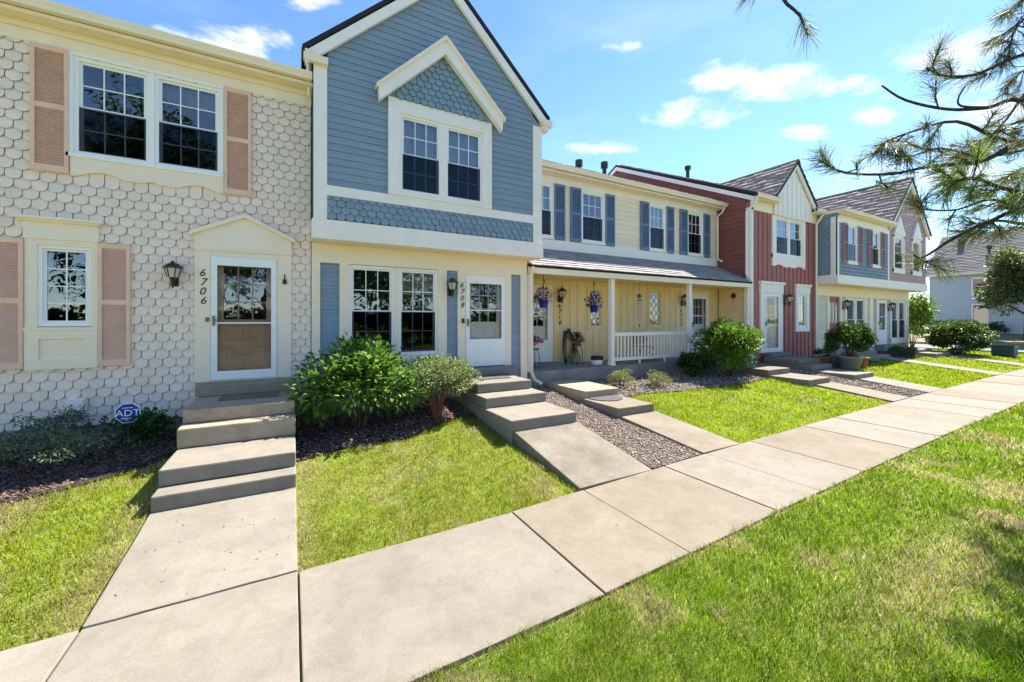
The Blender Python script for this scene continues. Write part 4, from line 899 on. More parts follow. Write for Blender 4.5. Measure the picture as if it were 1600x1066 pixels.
def shrub(name, label, cat, base, rad, hgt, n, leaf, ratio, cols, w=None, clumps=26, cr=.42, stems=7, low=.0, stem_m=None, stem_r=.014, group=None, big=0, lift=.5, spread=.55):
    o = thing(name, base, label, cat, group); bx, by, bz = base
    c = (bx, by, bz + low + (hgt - low) / 2); P, U, D = crown_points(c, (rad[0], rad[1], (hgt - low) / 2), n, clumps, cr)
    P[:, 2] = np.maximum(P[:, 2], bz + .02); D = unit(D + RNG.normal(size=D.shape) * .45 + np.array([0, 0, .15]))
    S = RNG.uniform(.6, 1.2, n) * leaf; T = mix_tint(n, cols, w)
    if big:   # the leaves nearest the camera are pieces of their own
        dist = np.linalg.norm(P - np.array(CAM), axis=1); order = np.argsort(dist); near = order[:big]; far = order[big:]
        for j in range(6):
            pass
        protos = []
        for j in range(8):
            V, F, TT = leaf_arrays(np.zeros((1, 3)), np.array([[0, 1., 0]]), np.array([leaf]), ratio, T[near[j * 7:j * 7 + 1]])
            protos.append(np_mesh('leaf', V, F, leafm, TT))
        for q, i in enumerate(near):
            rot = Vector(D[i]).to_track_quat('Y', 'Z').to_euler(); l = link('leaf', protos[q % 8], o, Vector(P[i]), rot); sc_ = S[i] / leaf; l.scale = (sc_, sc_, sc_)
        P, D, S, T = P[far], D[far], S[far], T[far]
    V, F, T = leaf_arrays(P, D, S, ratio, T); f = link('foliage', np_mesh('foliage', V, F, leafm, T), o); f['kind'] = 'stuff'
    mb = MB()
    for k in range(stems):
        a = 2 * math.pi * k / stems + random.uniform(-.3, .3); q = random.uniform(.3, spread); z1 = bz + low + (hgt - low) * random.uniform(.4, .8)
        p1 = (bx + math.cos(a) * rad[0] * q, by + math.sin(a) * rad[1] * q, z1); pm = (bx + math.cos(a) * rad[0] * q * .45, by + math.sin(a) * rad[1] * q * .45, bz + (z1 - bz) * .55)
        mb.tube([(bx + math.cos(a) * .04, by + math.sin(a) * .04, bz - .05), pm, p1], [stem_r * 1.2, stem_r, stem_r * .5], 6)
    mb.build('stems', stem_m or bark, o); return o
GREEN = [(.05, .115, .022), (.075, .15, .03), (.03, .075, .018)]
LIME = [(.16, .27, .028), (.11, .21, .025), (.06, .13, .02), (.22, .32, .05)]
# ------------------------------------------------------------------ garden beds
def scatter_poly(poly, n):
    poly = np.array(poly); lo, hi = poly.min(0), poly.max(0); out = []
    while sum(len(a) for a in out) < n:
        q = RNG.uniform(lo, hi, (n * 2, 2)); out.append(q[inside(poly, q)])
    return np.concatenate(out)[:n]
def inside(poly, q):
    x, y = q[:, 0], q[:, 1]; r = np.zeros(len(q), bool); j = len(poly) - 1
    for i in range(len(poly)):
        xi, yi = poly[i]; xj, yj = poly[j]
        c = ((yi > y) != (yj > y)) & (x < (xj - xi) * (y - yi) / (yj - yi + 1e-12) + xi); r ^= c; j = i
    return r
ICO_V, ICO_F = None, None
def ico():
    global ICO_V, ICO_F
    if ICO_V is None:
        bm = bmesh.new(); bmesh.ops.create_icosphere(bm, subdivisions=1, radius=1); ICO_V = np.array([v.co for v in bm.verts]); ICO_F = np.array([[v.index for v in f.verts] for f in bm.faces]); bm.free()
    return ICO_V, ICO_F
def rotm(n):
    q = unit(RNG.normal(size=(n, 4))); w, x, y, z = q.T
    return np.stack([1 - 2 * (y * y + z * z), 2 * (x * y - z * w), 2 * (x * z + y * w), 2 * (x * y + z * w), 1 - 2 * (x * x + z * z), 2 * (y * z - x * w), 2 * (x * z - y * w), 2 * (y * z + x * w), 1 - 2 * (x * x + y * y)], -1).reshape(n, 3, 3)
def pebbles(name, label, poly, n, size, cols, flat=.55, m=None, chip=False, cat='gravel', sub=.004):
    xy = scatter_poly(poly, n); Vb, Fb = ico(); nb = len(Vb)
    if chip:
        Vb = np.array([(x, y, z) for x in (-1, 1) for y in (-1, 1) for z in (-1, 1)], float) * np.array([1, .42, .16]); Fb = np.array([(0, 1, 3), (0, 3, 2), (4, 6, 7), (4, 7, 5), (0, 4, 5), (0, 5, 1), (2, 3, 7), (2, 7, 6), (0, 2, 6), (0, 6, 4), (1, 5, 7), (1, 7, 3)]); nb = 8
    S = RNG.uniform(.5, 1.3, (n, 1, 1)) * size
    if chip:
        a = RNG.uniform(0, 6.28, n); t = RNG.normal(size=n) * .35; Rm = rotm(n); ca, sa, ct, st = np.cos(a), np.sin(a), np.cos(t), np.sin(t); z = np.zeros(n); o_ = np.ones(n)
        Rm = np.stack([ca * ct, -sa, ca * st, sa * ct, ca, sa * st, -st, z, ct], -1).reshape(n, 3, 3); V = np.einsum('nij,kj->nki', Rm, Vb) * S
    else:
        V = np.einsum('nij,kj->nki', rotm(n), Vb * RNG.uniform(.7, 1.2, (1, 3))) * S * (1 + RNG.normal(size=(n, nb, 1)) * .1); V[:, :, 2] *= flat
    z = ghv(xy[:, 0], xy[:, 1]) + sub + RNG.uniform(0, size * .8, n); V += np.stack([xy[:, 0], xy[:, 1], z], -1)[:, None, :]
    F = (Fb[None] + (np.arange(n) * nb)[:, None, None]).reshape(-1, 3); T = np.repeat(mix_tint(n, cols, None, .2), nb, 0)
    o = link(name, np_mesh(name, V.reshape(-1, 3), F, m or pebb, T)); return tag(o, label, cat, kind='stuff')
def bed(name, label, poly, m, rise=.012):
    poly = [tuple(p) for p in poly]; bm = bmesh.new(); vs = [bm.verts.new((x, y, gh(x, y))) for x, y in poly]; bm.faces.new(vs); bmesh.ops.triangulate(bm, faces=bm.faces[:])
    for _ in range(4): bmesh.ops.subdivide_edges(bm, edges=[e for e in bm.edges if e.calc_length() > .45], cuts=1)
    bmesh.ops.triangulate(bm, faces=bm.faces[:])
    for v in bm.verts: v.co.z = gh(v.co.x, v.co.y) + rise
    me = bpy.data.meshes.new(name); bm.to_mesh(me); bm.free(); me.materials.append(m); return tag(link(name, me), label, 'garden bed', kind='structure')
BED1 = [(-4.3, 6.1), (-2.65, 6.2), (-2.24, 6.36), (-1.76, 6.6), (-1.42, 7.0), (-1.28, 7.3), (-1.28, 8.1), (-4.3, 8.1)]
BED2 = [(.055, 6.12), (.5, 6.3), (.95, 6.42), (1.66, 6.40), (2.2, 6.72), (2.7, 6.95), (3.01, 6.75), (3.01, 8.1), (.055, 8.1)]
BED3 = [(6.4, 6.55), (7.1, 6.62), (8.19, 6.45), (9.83, 6.35), (11.0, 6.3), (12.05, 6.5), (12.05, 8.08), (6.4, 8.08)]
GRAV = [(4.35, 3.86), (5.41, 3.86), (5.36, 5.5), (5.40, 8.05), (4.4, 8.05), (4.35, 5.5)]
GRAV2 = [(13.47, 3.86), (14.72, 3.86), (14.48, 5.4), (14.5, 8.0), (13.28, 8.0), (13.28, 5.4)]
BED5 = [(16.05, 6.3), (20.0, 6.6), (20.0, 8.1), (16.05, 8.1)]
BED6 = [(22.05, 6.6), (24.5, 6.5), (24.55, 8.1), (22.05, 8.1)]
BARK = [(.10, .06, .05), (.065, .045, .045), (.16, .09, .065), (.25, .15, .10), (.16, .13, .125)]
for i, (p, l) in enumerate(((BED1, 'dark bark mulch bed under the window of house 6706'), (BED2, 'bark mulch bed under the twin window of house 6708'), (BED5, 'mulch bed beside the potted bush at the red house'), (BED6, 'mulch bed between the two far flights of steps'))):
    bed('mulch_bed', l, p, mat('mulch_base', (.035, .024, .02), .3, 30, .95)); pebbles('bark_chips', 'loose ' + ['dark', 'reddish brown', 'fine', 'scattered'][i] + ' bark chips on the ' + l, p, [9000, 6500, 900, 700][i], .028 if i < 2 else .04, BARK, m=chipm, chip=True, cat='mulch')
GRV = [(.22, .17, .13), (.30, .25, .20), (.13, .10, .085), (.38, .34, .30), (.20, .14, .11)]
for p, l, n, s in ((GRAV, 'brown pebble gravel strip between the walkways of 6708 and 6710', 9500, .021), (GRAV2, 'pebble gravel strip between the walkways of 6712 and the red house', 2600, .032), (BED3, 'gravel bed along the porch behind the small yellow shrubs', 5200, .028)):
    bed('gravel_bed', l, p, mat('gravel_base', (.13, .105, .085), .3, 40, .95)); pebbles('gravel', 'loose stones of the ' + l, p, n, s, GRV)
# low edging board of the first bed
tag(MB().tube([(x, y, gh(x, y) + .015) for x, y in BED1[:6]], .028, 4).build('bed_edging', mat('edging_dark', (.03, .026, .024), .2, 6, .8)), 'dark edging strip along the mulch bed of house 6706', 'edging')
# ------------------------------------------------------------------ lawns
LAWNS = [('near', [(-6, -3.5), (34, -3.5), (34, 2.325), (-6, 2.325)]),
         ('left', [(-6, 3.845), (-1.29, 3.845), (-1.29, 6.95), (-1.5, 6.85), (-1.78, 6.55), (-2.26, 6.31), (-2.66, 6.15), (-6, 6.05)]),
         ('blue', [(.06, 3.845), (3.07, 3.845), (3.0, 5.45), (3.0, 6.76), (2.7, 6.93), (2.2, 6.70), (1.66, 6.37), (.95, 6.4), (.5, 6.27), (.06, 6.1)]),
         ('cream', [(6.38, 3.845), (12.43, 3.845), (12.08, 5.45), (12.03, 6.48), (11, 6.28), (9.83, 6.33), (8.19, 6.43), (7.1, 6.6), (6.4, 6.53)]),
         ('red', [(15.87, 3.845), (20.98, 3.845), (20.98, 6.85), (20.0, 6.6), (16.05, 6.28), (15.87, 5.4)]),
         ('grey', [(22.02, 3.845), (25.58, 3.845), (25.58, 6.15), (24.5, 6.48), (22.05, 6.58)]),
         ('end', [(26.72, 3.845), (34.8, 3.845), (34.8, 12), (28.2, 12), (28.2, 8.2), (26.72, 6.2)])]
LAWN_LABEL = {'near': 'patchy green lawn with straw patches on the near side of the sidewalk', 'left': 'sunlit lawn left of the walkway to house 6706', 'blue': 'yellowing lawn patch in front of the blue house 6708',
              'cream': 'bright green lawn in front of the long cream porch', 'red': 'green lawn strip beside the walkway of the red house', 'grey': 'green lawn strip between the two far walkways', 'end': 'green lawn round the utility box at the end of the row'}
def fbm(x, y, sc, seed):
    r = np.random.default_rng(seed); v = 0; a = 1
    for o_ in range(4):
        for _ in range(3):
            th = r.uniform(0, 6.28); k = sc * 2 ** o_ * r.uniform(.7, 1.3); v = v + a * np.sin(x * k * math.cos(th) + y * k * math.sin(th) + r.uniform(0, 6.28)) / 3
        a *= .6
    return v
def grass(key, poly):
    poly = np.array(poly); poly[:, 1] = np.where(np.abs(poly[:, 1] - 2.325) < .001, 2.365, np.where(np.abs(poly[:, 1] - 3.845) < .001, 3.805, poly[:, 1])); lo, hi = poly.min(0), poly.max(0); pts = []
    st = .5
    for x in np.arange(lo[0], hi[0], st):
        for y in np.arange(lo[1], hi[1], st):
            cx, cy = x + st / 2, y + st / 2; d = math.hypot(cx, cy); vis = abs(math.atan2(cx * .8746 - cy * .4848, cx * .4848 + cy * .8746)) < R(56)
            if not vis and d > 4: den = 150
            elif not vis: den = 900
            else: den = min(15000, 110000 / max(d, 1) ** 2 + 260)
            if cx > 22: den *= .6
            n = RNG.poisson(den * st * st)
            if n: pts.append(RNG.uniform((x, y), (x + st, y + st), (n, 2)))
    q = np.concatenate(pts); q = q[inside(poly, q)]; e0 = .035 * np.clip(.35 + .9 * fbm(q[:, 0], q[:, 1] * 0, 9, 41), 0, 1); q = q[(q[:, 1] < 2.40) & (q[:, 1] < 2.325 + e0) | (q[:, 1] > 3.845 - e0)]
    n = len(q); x, y = q.T; z = ghv(x, y) - .012; d = np.hypot(x, y)
    hh = {'near': .062, 'left': .05, 'blue': .042, 'cream': .05}.get(key, .055) * RNG.uniform(.5, 1.35, n) * (1 + .25 * fbm(x, y, 2.2, 5) + .3 * fbm(x, y, 14, 8)); hh = np.maximum(hh, .015)
    wd = np.maximum(.0028, .0011 * d) * RNG.uniform(.7, 1.3, n); an = RNG.uniform(0, 6.28, n); ln = RNG.uniform(.2, 1.0, n) * hh; la = RNG.uniform(0, 6.28, n)
    sx, sy = np.cos(an) * wd / 2, np.sin(an) * wd / 2; lx, ly = np.cos(la) * ln, np.sin(la) * ln
    V = np.stack([np.stack([x - sx, y - sy, z], -1), np.stack([x + sx, y + sy, z], -1), np.stack([x + lx * .4 + sx * .8, y + ly * .4 + sy * .8, z + hh * .62], -1), np.stack([x + lx * .4 - sx * .8, y + ly * .4 - sy * .8, z + hh * .62], -1), np.stack([x + lx, y + ly, z + hh], -1)], 1)
    b = np.arange(n)[:, None] * 5; F = np.concatenate([b + np.array(t) for t in ((0, 1, 2), (0, 2, 3), (3, 2, 4))], 0)
    g = np.array({'near': [(.17, .295, .010), (.11, .225, .010), (.26, .355, .022)], 'left': [(.27, .33, .015), (.34, .37, .03), (.18, .26, .014)], 'blue': [(.26, .31, .018), (.34, .35, .035), (.19, .26, .014)]}.get(key, [(.27, .37, .004), (.22, .32, .004), (.33, .41, .008)]))
    T = g[RNG.integers(0, 3, n)] * (1 + RNG.normal(size=(n, 1)) * .15)
    dry = fbm(x, y, 1.7, 21 + len(key)) + .6 * fbm(x, y, 6.0, 3)
    th = {'near': .25, 'left': .2, 'blue': .08}.get(key, 1.0); pr = np.clip((dry - th) * 1.1, 0, .85)
    if key == 'near': pr = np.maximum(pr, np.clip(.55 - (2.33 - y) * 5, 0, .5) * (fbm(x, y, 3, 9) > -.2)); pr = np.maximum(pr, .75 * np.exp(-(((x - 4.6) / 1.3) ** 2 + ((y - 1.15) / .35) ** 2)))
    if key == 'blue': pr = np.maximum(pr, np.clip(.8 - (x - .06) * 3.5, 0, .8))
    if key == 'left': pr = np.maximum(pr, np.clip(.85 - (-1.29 - x) * 2.2, 0, .8))
    pr = np.maximum(pr, .07); isd = RNG.uniform(0, 1, n) < pr
    T[isd] = np.array([(.48, .40, .20), (.38, .30, .14), (.56, .49, .29)])[RNG.integers(0, 3, isd.sum())]
    T *= (1 + .16 * fbm(x, y, 4.5, 31) + .14 * fbm(x, y, 17, 33))[:, None]; T = np.clip(T, .005, .9); keep = np.repeat(T, 5, 0)
    o = link('lawn_grass', np_mesh('lawn_grass', V.reshape(-1, 3), F, grassm, keep)); tag(o, LAWN_LABEL[key], 'lawn', kind='stuff'); return n
tot = sum(grass(k, p) for k, p in LAWNS)
print('grass blades', tot)
# ------------------------------------------------------------------ litter on the concrete
n_ = 110; lx = RNG.uniform(-1.2, 14, n_); ly = RNG.uniform(2.42, 3.75, n_); k_ = RNG.uniform(0, 1, n_) < .35; lx[k_] = RNG.uniform(-1.2, 0, k_.sum()); ly[k_] = RNG.uniform(3.9, 5.3, k_.sum())
lz = np.where(ly < 3.83, np.interp(lx, [-60, 1.5, 4, 7, 10, 25, 60], [0, 0, .08, .15, .19, .27, .30]) + .034, .024 + .141 * (ly - 3.845) / 1.535 + .006)
ang = RNG.uniform(0, 6.28, n_); V, F, T = leaf_arrays(np.stack([lx, ly, lz], -1), np.stack([np.cos(ang), np.sin(ang), ang * 0 + .05], -1), RNG.uniform(.008, .035, n_), .35, mix_tint(n_, [(.10, .06, .03), (.2, .15, .07), (.06, .045, .03)]), .1, 0)
tag(link('leaf_litter', np_mesh('leaf_litter', V, F, chipm, T)), 'scattered bits of dry leaf and twig on the concrete walk', 'litter', kind='stuff')
# ------------------------------------------------------------------ shrubs and plants
shrub('leafy_shrub', 'big glossy green leafy shrub under the blue house window', 'shrub', (1.0, 7.0, gh(1, 7)), (.86, .62), 1.40, 4600, .12, .52, [(.09, .20, .03), (.14, .26, .035), (.055, .13, .024), (.21, .33, .05)], clumps=36, cr=.46, stems=9, low=.0, big=300)
shrub('variegated_shrub', 'pale variegated shrub with bare reddish stems beside steps of 6708', 'shrub', (2.35, 7.05, gh(2.35, 7.05)), (.74, .56), 1.2, 8500, .052, .6, [(.19, .26, .08), (.34, .38, .19), (.12, .19, .05), (.25, .31, .11)], clumps=44, low=.34, stems=22, stem_m=mat('red_brown_stem', (.26, .11, .065), .3, 20, .9), stem_r=.011, spread=.8)
shrub('round_shrub', 'large round bright green shrub by the landing of house 6712', 'shrub', (11.15, 7.05, gh(11.2, 7)), (1.15, .8), 1.55, 8500, .12, .5, LIME, [.4, .3, .2, .1], clumps=44, cr=.36)
shrub('dark_shrub', 'low dark green shrub beside the large round bright shrub', 'shrub', (9.95, 7.35, gh(10, 7.3)), (.68, .5), .66, 1800, .1, .5, [(.03, .07, .018), (.05, .10, .02), (.02, .05, .014), (.1, .16, .03)], clumps=20)
for x, y, r, l in ((7.15, 7.3, .3, 'small yellow-green shrub with orange bloom below porch railing'), (8.05, 6.95, .29, 'small pale yellow-green shrub on gravel next to another one')):
    shrub('dwarf_shrub', l, 'shrub', (x, y, gh(x, y)), (r, r), .42, 1500, .045, .35, [(.22, .26, .05), (.30, .33, .09), (.13, .17, .04)], clumps=16, stems=4, stem_r=.008)
shrub('clipped_hedge', 'dense rounded dark hedge at the end of the row', 'hedge', (28.0, 6.35, gh(28, 6.3)), (1.75, 1.0), 1.55, 11000, .15, .55, [(.05, .10, .02), (.10, .17, .03), (.03, .06, .016), (.15, .2, .05)], clumps=55, cr=.33, stems=8)
shrub('tall_shrub', 'tall yellow-green shrub rising at the corner of the end house', 'shrub', (29.6, 8.4, gh(29.6, 8.4)), (1.0, 1.0), 3.0, 3800, .17, .5, LIME, clumps=34, cr=.36)
shrub('spreading_juniper', 'low grey-green juniper at foot of the end steps', 'shrub', (26.9, 5.9, gh(26.9, 5.9)), (.55, .45), .45, 900, .12, .25, [(.06, .1, .06), (.09, .13, .08)], clumps=14, stems=3)
shrub('spreading_juniper', 'low trailing juniper in the mulch between two far flights of steps', 'shrub', (23.3, 6.9, gh(23.3, 6.9)), (1.0, .45), .4, 1300, .12, .25, [(.05, .085, .04), (.08, .12, .05)], clumps=18, stems=3)
shrub('silver_shrub', 'low silvery green shrub spreading under the pink shuttered window', 'shrub', (-2.7, 6.95, gh(-2.7, 7)), (.85, .62), .52, 5200, .042, .45, [(.17, .21, .14), (.26, .29, .21), (.09, .13, .07), (.12, .17, .085)], clumps=40, cr=.3, stems=8, stem_r=.008)
shrub('silver_shrub', 'silvery green shrub beside the window well of house 6706', 'shrub', (-2.75, 7.65, gh(-2.7, 7.6)), (.5, .35), .55, 2200, .045, .45, [(.15, .20, .12), (.22, .26, .18), (.08, .12, .06)], clumps=22, stems=6, stem_r=.008)
shrub('leafy_plant', 'dark green leafy plant around the blue yard sign', 'plant', (-1.93, 7.5, gh(-1.9, 7.5)), (.42, .32), .46, 1300, .075, .5, [(.045, .13, .028), (.075, .18, .04), (.03, .08, .02)], clumps=18, stems=6, stem_r=.007)
shrub('leafy_plant', 'bright green leafy plant beside the metal window well', 'plant', (-3.62, 7.35, gh(-3.6, 7.3)), (.22, .22), .5, 320, .1, .6, [(.07, .2, .03), (.1, .24, .04)], clumps=8, stems=4, stem_r=.007)
# window well
o = thing('window_well', (-3.35, 7.9, .4), 'ribbed metal window well at the foot of house 6706', 'window well')
for k in range(4):
    MB().tube([(-3.35 + .42 * math.cos(a), 8.12 - .5 * math.sin(a), .38 + k * .075) for a in [math.pi * t / 12 for t in range(13)]], .034, 6).build('corrugation', galv, o)
# sign
o = thing('yard_sign', (-1.97, 7.3, gh(-1.97, 7.3)), 'blue octagonal yard sign reading ADT on a short stake', 'sign')
def octa(r, h_): return [(r * 1.0 * math.cos(R(22.5 + 45 * k)), h_ * math.sin(R(22.5 + 45 * k))) for k in range(8)]
SX, SY, SZ = -1.95, 7.28, .88
MB().prism([(SX + a, SZ + b) for a, b in octa(.142, .145)], SY, SY + .006).build('border', signw, o)
MB().prism([(SX + a, SZ + b) for a, b in octa(.13, .133)], SY - .003, SY - .0005).build('face', signb, o)
link('lettering', text_mesh('ADT', .125, signw, .001, .0), o, (SX, SY - .005, SZ - .04), (R(90), 0, 0))
MB().box(SX - .06, SX + .05, SY - .006, SY - .0035, SZ + .068, SZ + .076).box(SX - .07, SX + .04, SY - .006, SY - .0035, SZ - .075, SZ - .064).box(SX - .03, SX + .03, SY - .006, SY - .0035, SZ - .095, SZ - .088).build('small_print', signw, o)
MB().tube([(SX, SY + .015, gh(SX, SY) - .1), (SX, SY + .015, SZ + .05)], .009, 6).build('stake', galv, o)
# doormats
tag(MB().box(-.95, -.18, 7.22, 7.66, .951, .966).build('doormat', matm, bevel=.004), 'thin brown doormat on the top step of house 6706', 'doormat')
tag(MB().box(3.35, 4.05, 7.35, 7.8, .926, .94).build('doormat', matg, bevel=.004), 'thin grey doormat on the top step of house 6708', 'doormat')
q = MB(); pts = [(5.86 + .40 * math.cos(R(a)), 6.56 - .46 * math.sin(R(a))) for a in range(0, 181, 12)]
q.v = [(x, y, .486) for x, y in pts] + [(x, y, .502) for x, y in pts]; n_ = len(pts); q.f = [tuple(range(n_)), tuple(reversed(range(n_, 2 * n_)))] + [(i, n_ + i, n_ + (i + 1) % n_, (i + 1) % n_) for i in range(n_)]
tag(q.build('doormat', matg), 'half-round grey doormat on the lower landing of house 6710', 'doormat')
# ------------------------------------------------------------------ porch things
def flowers(o, c, rad, n, cols, leafcols, size=.05):
    P, U, D = crown_points(c, rad, n, 14, .5); k = n // 2
    V, F, T = leaf_arrays(P[:k], unit(D[:k] + [0, 0, .2]), RNG.uniform(.7, 1.2, k) * size * 1.2, .5, mix_tint(k, leafcols)); f = link('foliage', np_mesh('foliage', V, F, leafm, T), o); f['kind'] = 'stuff'
    pc = P[k:] + U[k:] * .02; zone = (np.sin(pc[:, 0] * 25) > 0).astype(int); T0 = np.array(cols)[(RNG.integers(0, 2, len(pc)) + zone) % len(cols)]
    VV, FF, TT = [], [], []; b = 0
    for j in range(5):
        a = 2 * math.pi * j / 5; nrm = unit(U[k:] + [0, -.5, .3]); t1 = unit(np.cross(nrm, [0, 0, 1.])); t2 = np.cross(nrm, t1); dd = t1 * math.cos(a) + t2 * math.sin(a)
        V, F, T = leaf_arrays(pc, unit(dd + nrm * .3), np.full(len(pc), size * .62), .8, T0); VV.append(V); FF.append(F + b); TT.append(T); b += len(V)
    f = link('blooms', np_mesh('blooms', np.concatenate(VV), np.concatenate(FF), petalm, np.concatenate(TT)), o); f['kind'] = 'stuff'
for x, z, cols, l in ((5.50, 2.62, [(.5, .03, .04), (.8, .75, .7), (.55, .06, .05)], 'cobalt blue hanging basket of red and white flowers by 6710'), (7.12, 2.52, [(.13, .015, .06), (.75, .7, .72), (.2, .02, .1)], 'cobalt blue hanging basket of purple flowers beside the porch post')):
    y = 8.30; o = thing('hanging_basket', (x, y, z), l, 'flower basket', 'hanging baskets under the porch eave')
    MB().lathe((x, y, z), [(.085, -.17), (.09, -.165), (.125, .0), (.135, .0), (.135, .02), (.12, .02), (.11, -.01)], 14).build('pot', bluepot, o, True)
    MB().tube([(x, y, 3.33), (x, y, 3.12)], .006, 5).tube([(x + .035, y, 3.06), (x + .03, y, 3.14), (x, y, 3.16), (x - .02, y, 3.12), (x, y, 3.08), (x, y, z + .2)], .01, 5).build('hook', black, o)
    flowers(o, (x, y, z + .12), (.23, .2, .18), 420, cols, [(.05, .11, .03), (.08, .14, .04)])
def plant_stand(x, y, z, h_, label, pot, cols, n):
    o = thing('plant_stand', (x, y, z), label, 'plant stand', 'wire plant stands on the porch')
    for k in range(4):
        a = math.pi / 4 + k * math.pi / 2; c, s = math.cos(a), math.sin(a)
        MB().tube([(x + .14 * c, y + .14 * s, z), (x + .15 * c, y + .15 * s, z + h_ * .55), (x + .13 * c, y + .13 * s, z + h_ * .85), (x + .06 * c, y + .06 * s, z + h_)], .009, 5).build('leg', black, o)
    MB().lathe((x, y, z), [(.15, h_ - .01), (.155, h_), (.15, h_ + .012), (.0, h_ + .01)], 14).build('top_ring', black, o)
    MB().lathe((x, y, z), [(.1, h_ + .012), (.14, h_ + .11), (.15, h_ + .12), (.13, h_ + .12), (.1, h_ + .1)], 14).build('pot', pot, o, True)
    flowers(o, (x, y, z + h_ + .2), (.22, .2, .13), n, cols, [(.05, .10, .03), (.09, .13, .05)]); return o
plant_stand(5.3, 8.45, .90, .52, 'wire plant stand holding red and pink flowers by door 6710', offwhite, [(.5, .03, .07), (.65, .1, .2), (.75, .7, .68)], 380)
plant_stand(6.98, 8.85, .90, .55, 'wire plant stand with faded plant beside the coiled hose', terra, [(.25, .08, .08), (.1, .08, .05)], 300)
o = thing('garden_hose', (7.0, 9.2, .95), 'dark green garden hose hanging in loops on the porch wall', 'hose')
MB().box(6.86, 7.02, 9.19, 9.315, 1.78, 1.84).box(6.9, 7.0, 9.16, 9.19, 1.74, 1.90).build('hanger', black, o)
for k in range(6):
    w, hz = .15 + .025 * (k % 3), .40 + .035 * k; cx = 6.93 + .018 * ((k * 5) % 4)
    MB().tube([(cx + w * math.sin(a), 9.25 - .02 * k + .015 * math.cos(a * 2), 1.83 - hz * (1 - math.cos(a))) for a in [2 * math.pi * t / 20 for t in range(21)]], .014, 6, False).build('loop', hosem, o, True)
MB().tube([(7.05, 9.2, 1.6), (7.2, 9.15, 1.25), (7.28, 9.1, 1.1), (7.26, 9.1, .92)], .014, 6).build('hose_end', hosem, o, True)
o = thing('bucket', (7.45, 8.6, .90), 'white bucket with black rim on the porch floor by the post', 'bucket')
MB().lathe((7.45, 8.55, .902), [(.15, 0), (.16, .01), (.165, .14), (.15, .14), (.15, .02)], 18).build('bowl', white, o, True); MB().lathe((7.45, 8.55, .902), [(.17, .14), (.175, .15), (.165, .24), (.15, .24), (.155, .15)], 18).build('rim', black, o, True)
o = thing('wind_chime', (9.3, 8.75, 3.0), 'wind chime with blue ball hanging under the porch ceiling', 'wind chime')
MB().tube([(9.3, 8.75, 3.3), (9.3, 8.75, 2.95)], .004, 4).tube([(9.3, 8.75, 2.8), (9.3, 8.75, 2.0)], .003, 4).build('cord', black, o)
MB().lathe((9.3, 8.75, 2.88), [(.0, -.075), (.05, -.055), (.072, 0), (.05, .055), (0, .075)], 14).build('ball', mat('blue_ball', (.06, .12, .32), .1, 5, .3, spec=.5), o, True); MB().lathe((9.3, 8.75, 2.74), [(.085, 0), (.085, .02)], 14).build('disc', bark, o)
for k in range(5):
    a = 2 * math.pi * k / 5; MB().tube([(9.3 + .065 * math.cos(a), 8.75 + .065 * math.sin(a), 2.72), (9.3 + .065 * math.cos(a), 8.75 + .065 * math.sin(a), 2.2 - .06 * k)], .011, 6).build('chime_tube', mat('chime_metal', (.6, .6, .58), .05, 6, .35, metal=.6), o)
MB().box(9.285, 9.315, 8.745, 8.755, 1.93, 2.03).build('sail', bark, o)
o = thing('folding_chair', (9.6, 8.85, .9), 'dark folding chair with red cloth behind the porch railing', 'chair')
MB().box(9.35, 9.85, 8.65, 9.05, 1.3, 1.34).build('seat', mat('red_cloth', (.35, .04, .03), .1, 8, .8), o); MB().box(9.37, 9.83, 9.05, 9.09, 1.4, 1.75).build('backrest', mat('red_cloth', (.35, .04, .03)), o)
for x in (9.36, 9.84):
    MB().tube([(x, 8.62, .9), (x, 9.07, 1.75)], .014, 6).build('leg', black, o); MB().tube([(x, 9.05, .9), (x, 8.66, 1.32)], .014, 6).build('leg', black, o)
o = thing('wall_ornament', (13.99, 8.72, 3.0), 'small rusty brown sun ornament on the porch end wall', 'ornament')
MB().prismx([(8.72 + (.11 if k % 2 else .075) * math.cos(R(22.5 * k)), 3.02 + (.11 if k % 2 else .075) * math.sin(R(22.5 * k))) for k in range(16)], 13.99, 14.012).build('disc', mat('rust_brown', (.12, .04, .03), .2, 9, .8), o); MB().tube([(14.0, 8.72, 2.93), (14.0, 8.72, 2.75)], .006, 4).build('pendant', black, o)
# ------------------------------------------------------------------ pots by the red house
def pot(x, y, r, h_, m, label, name='plant_pot'):
    z = gh(x, y) + .005; o = thing(name, (x, y, z), label, 'plant pot', 'pots beside the red house steps')
    MB().lathe((x, y, z), [(r * .68, 0), (r * .72, .01), (r * .95, h_ * .85), (r * 1.05, h_ * .86), (r * 1.06, h_), (r * .92, h_), (r * .88, h_ * .85)], 20).build('pot', m, o, True)
    MB().lathe((x, y, z), [(r * .9, h_ * .84), (r * .9, h_ * .88)], 16).build('soil', soil, o); return o, z + h_ * .88
_, zt = pot(16.75, 6.32, .36, .44, pot_grey, 'wide grey plant pot holding a dense green bush')
shrub('potted_bush', 'dense dark green bush growing from the wide grey pot', 'shrub', (16.75, 6.32, zt), (.8, .62), 1.15, 6500, .10, .5, GREEN + [(.12, .2, .03)], clumps=36, cr=.36)
_, zt = pot(16.3, 6.95, .24, .34, terra, 'terracotta pot with low plant beside the red house steps')
shrub('potted_plant', 'low green plant in terracotta pot against the red wall', 'plant', (16.3, 6.95, zt), (.3, .25), .3, 420, .08, .5, GREEN, clumps=10, stems=3, stem_r=.006)
pot(17.55, 6.35, .27, .36, terra, 'empty terracotta pot beside the wide grey pot')
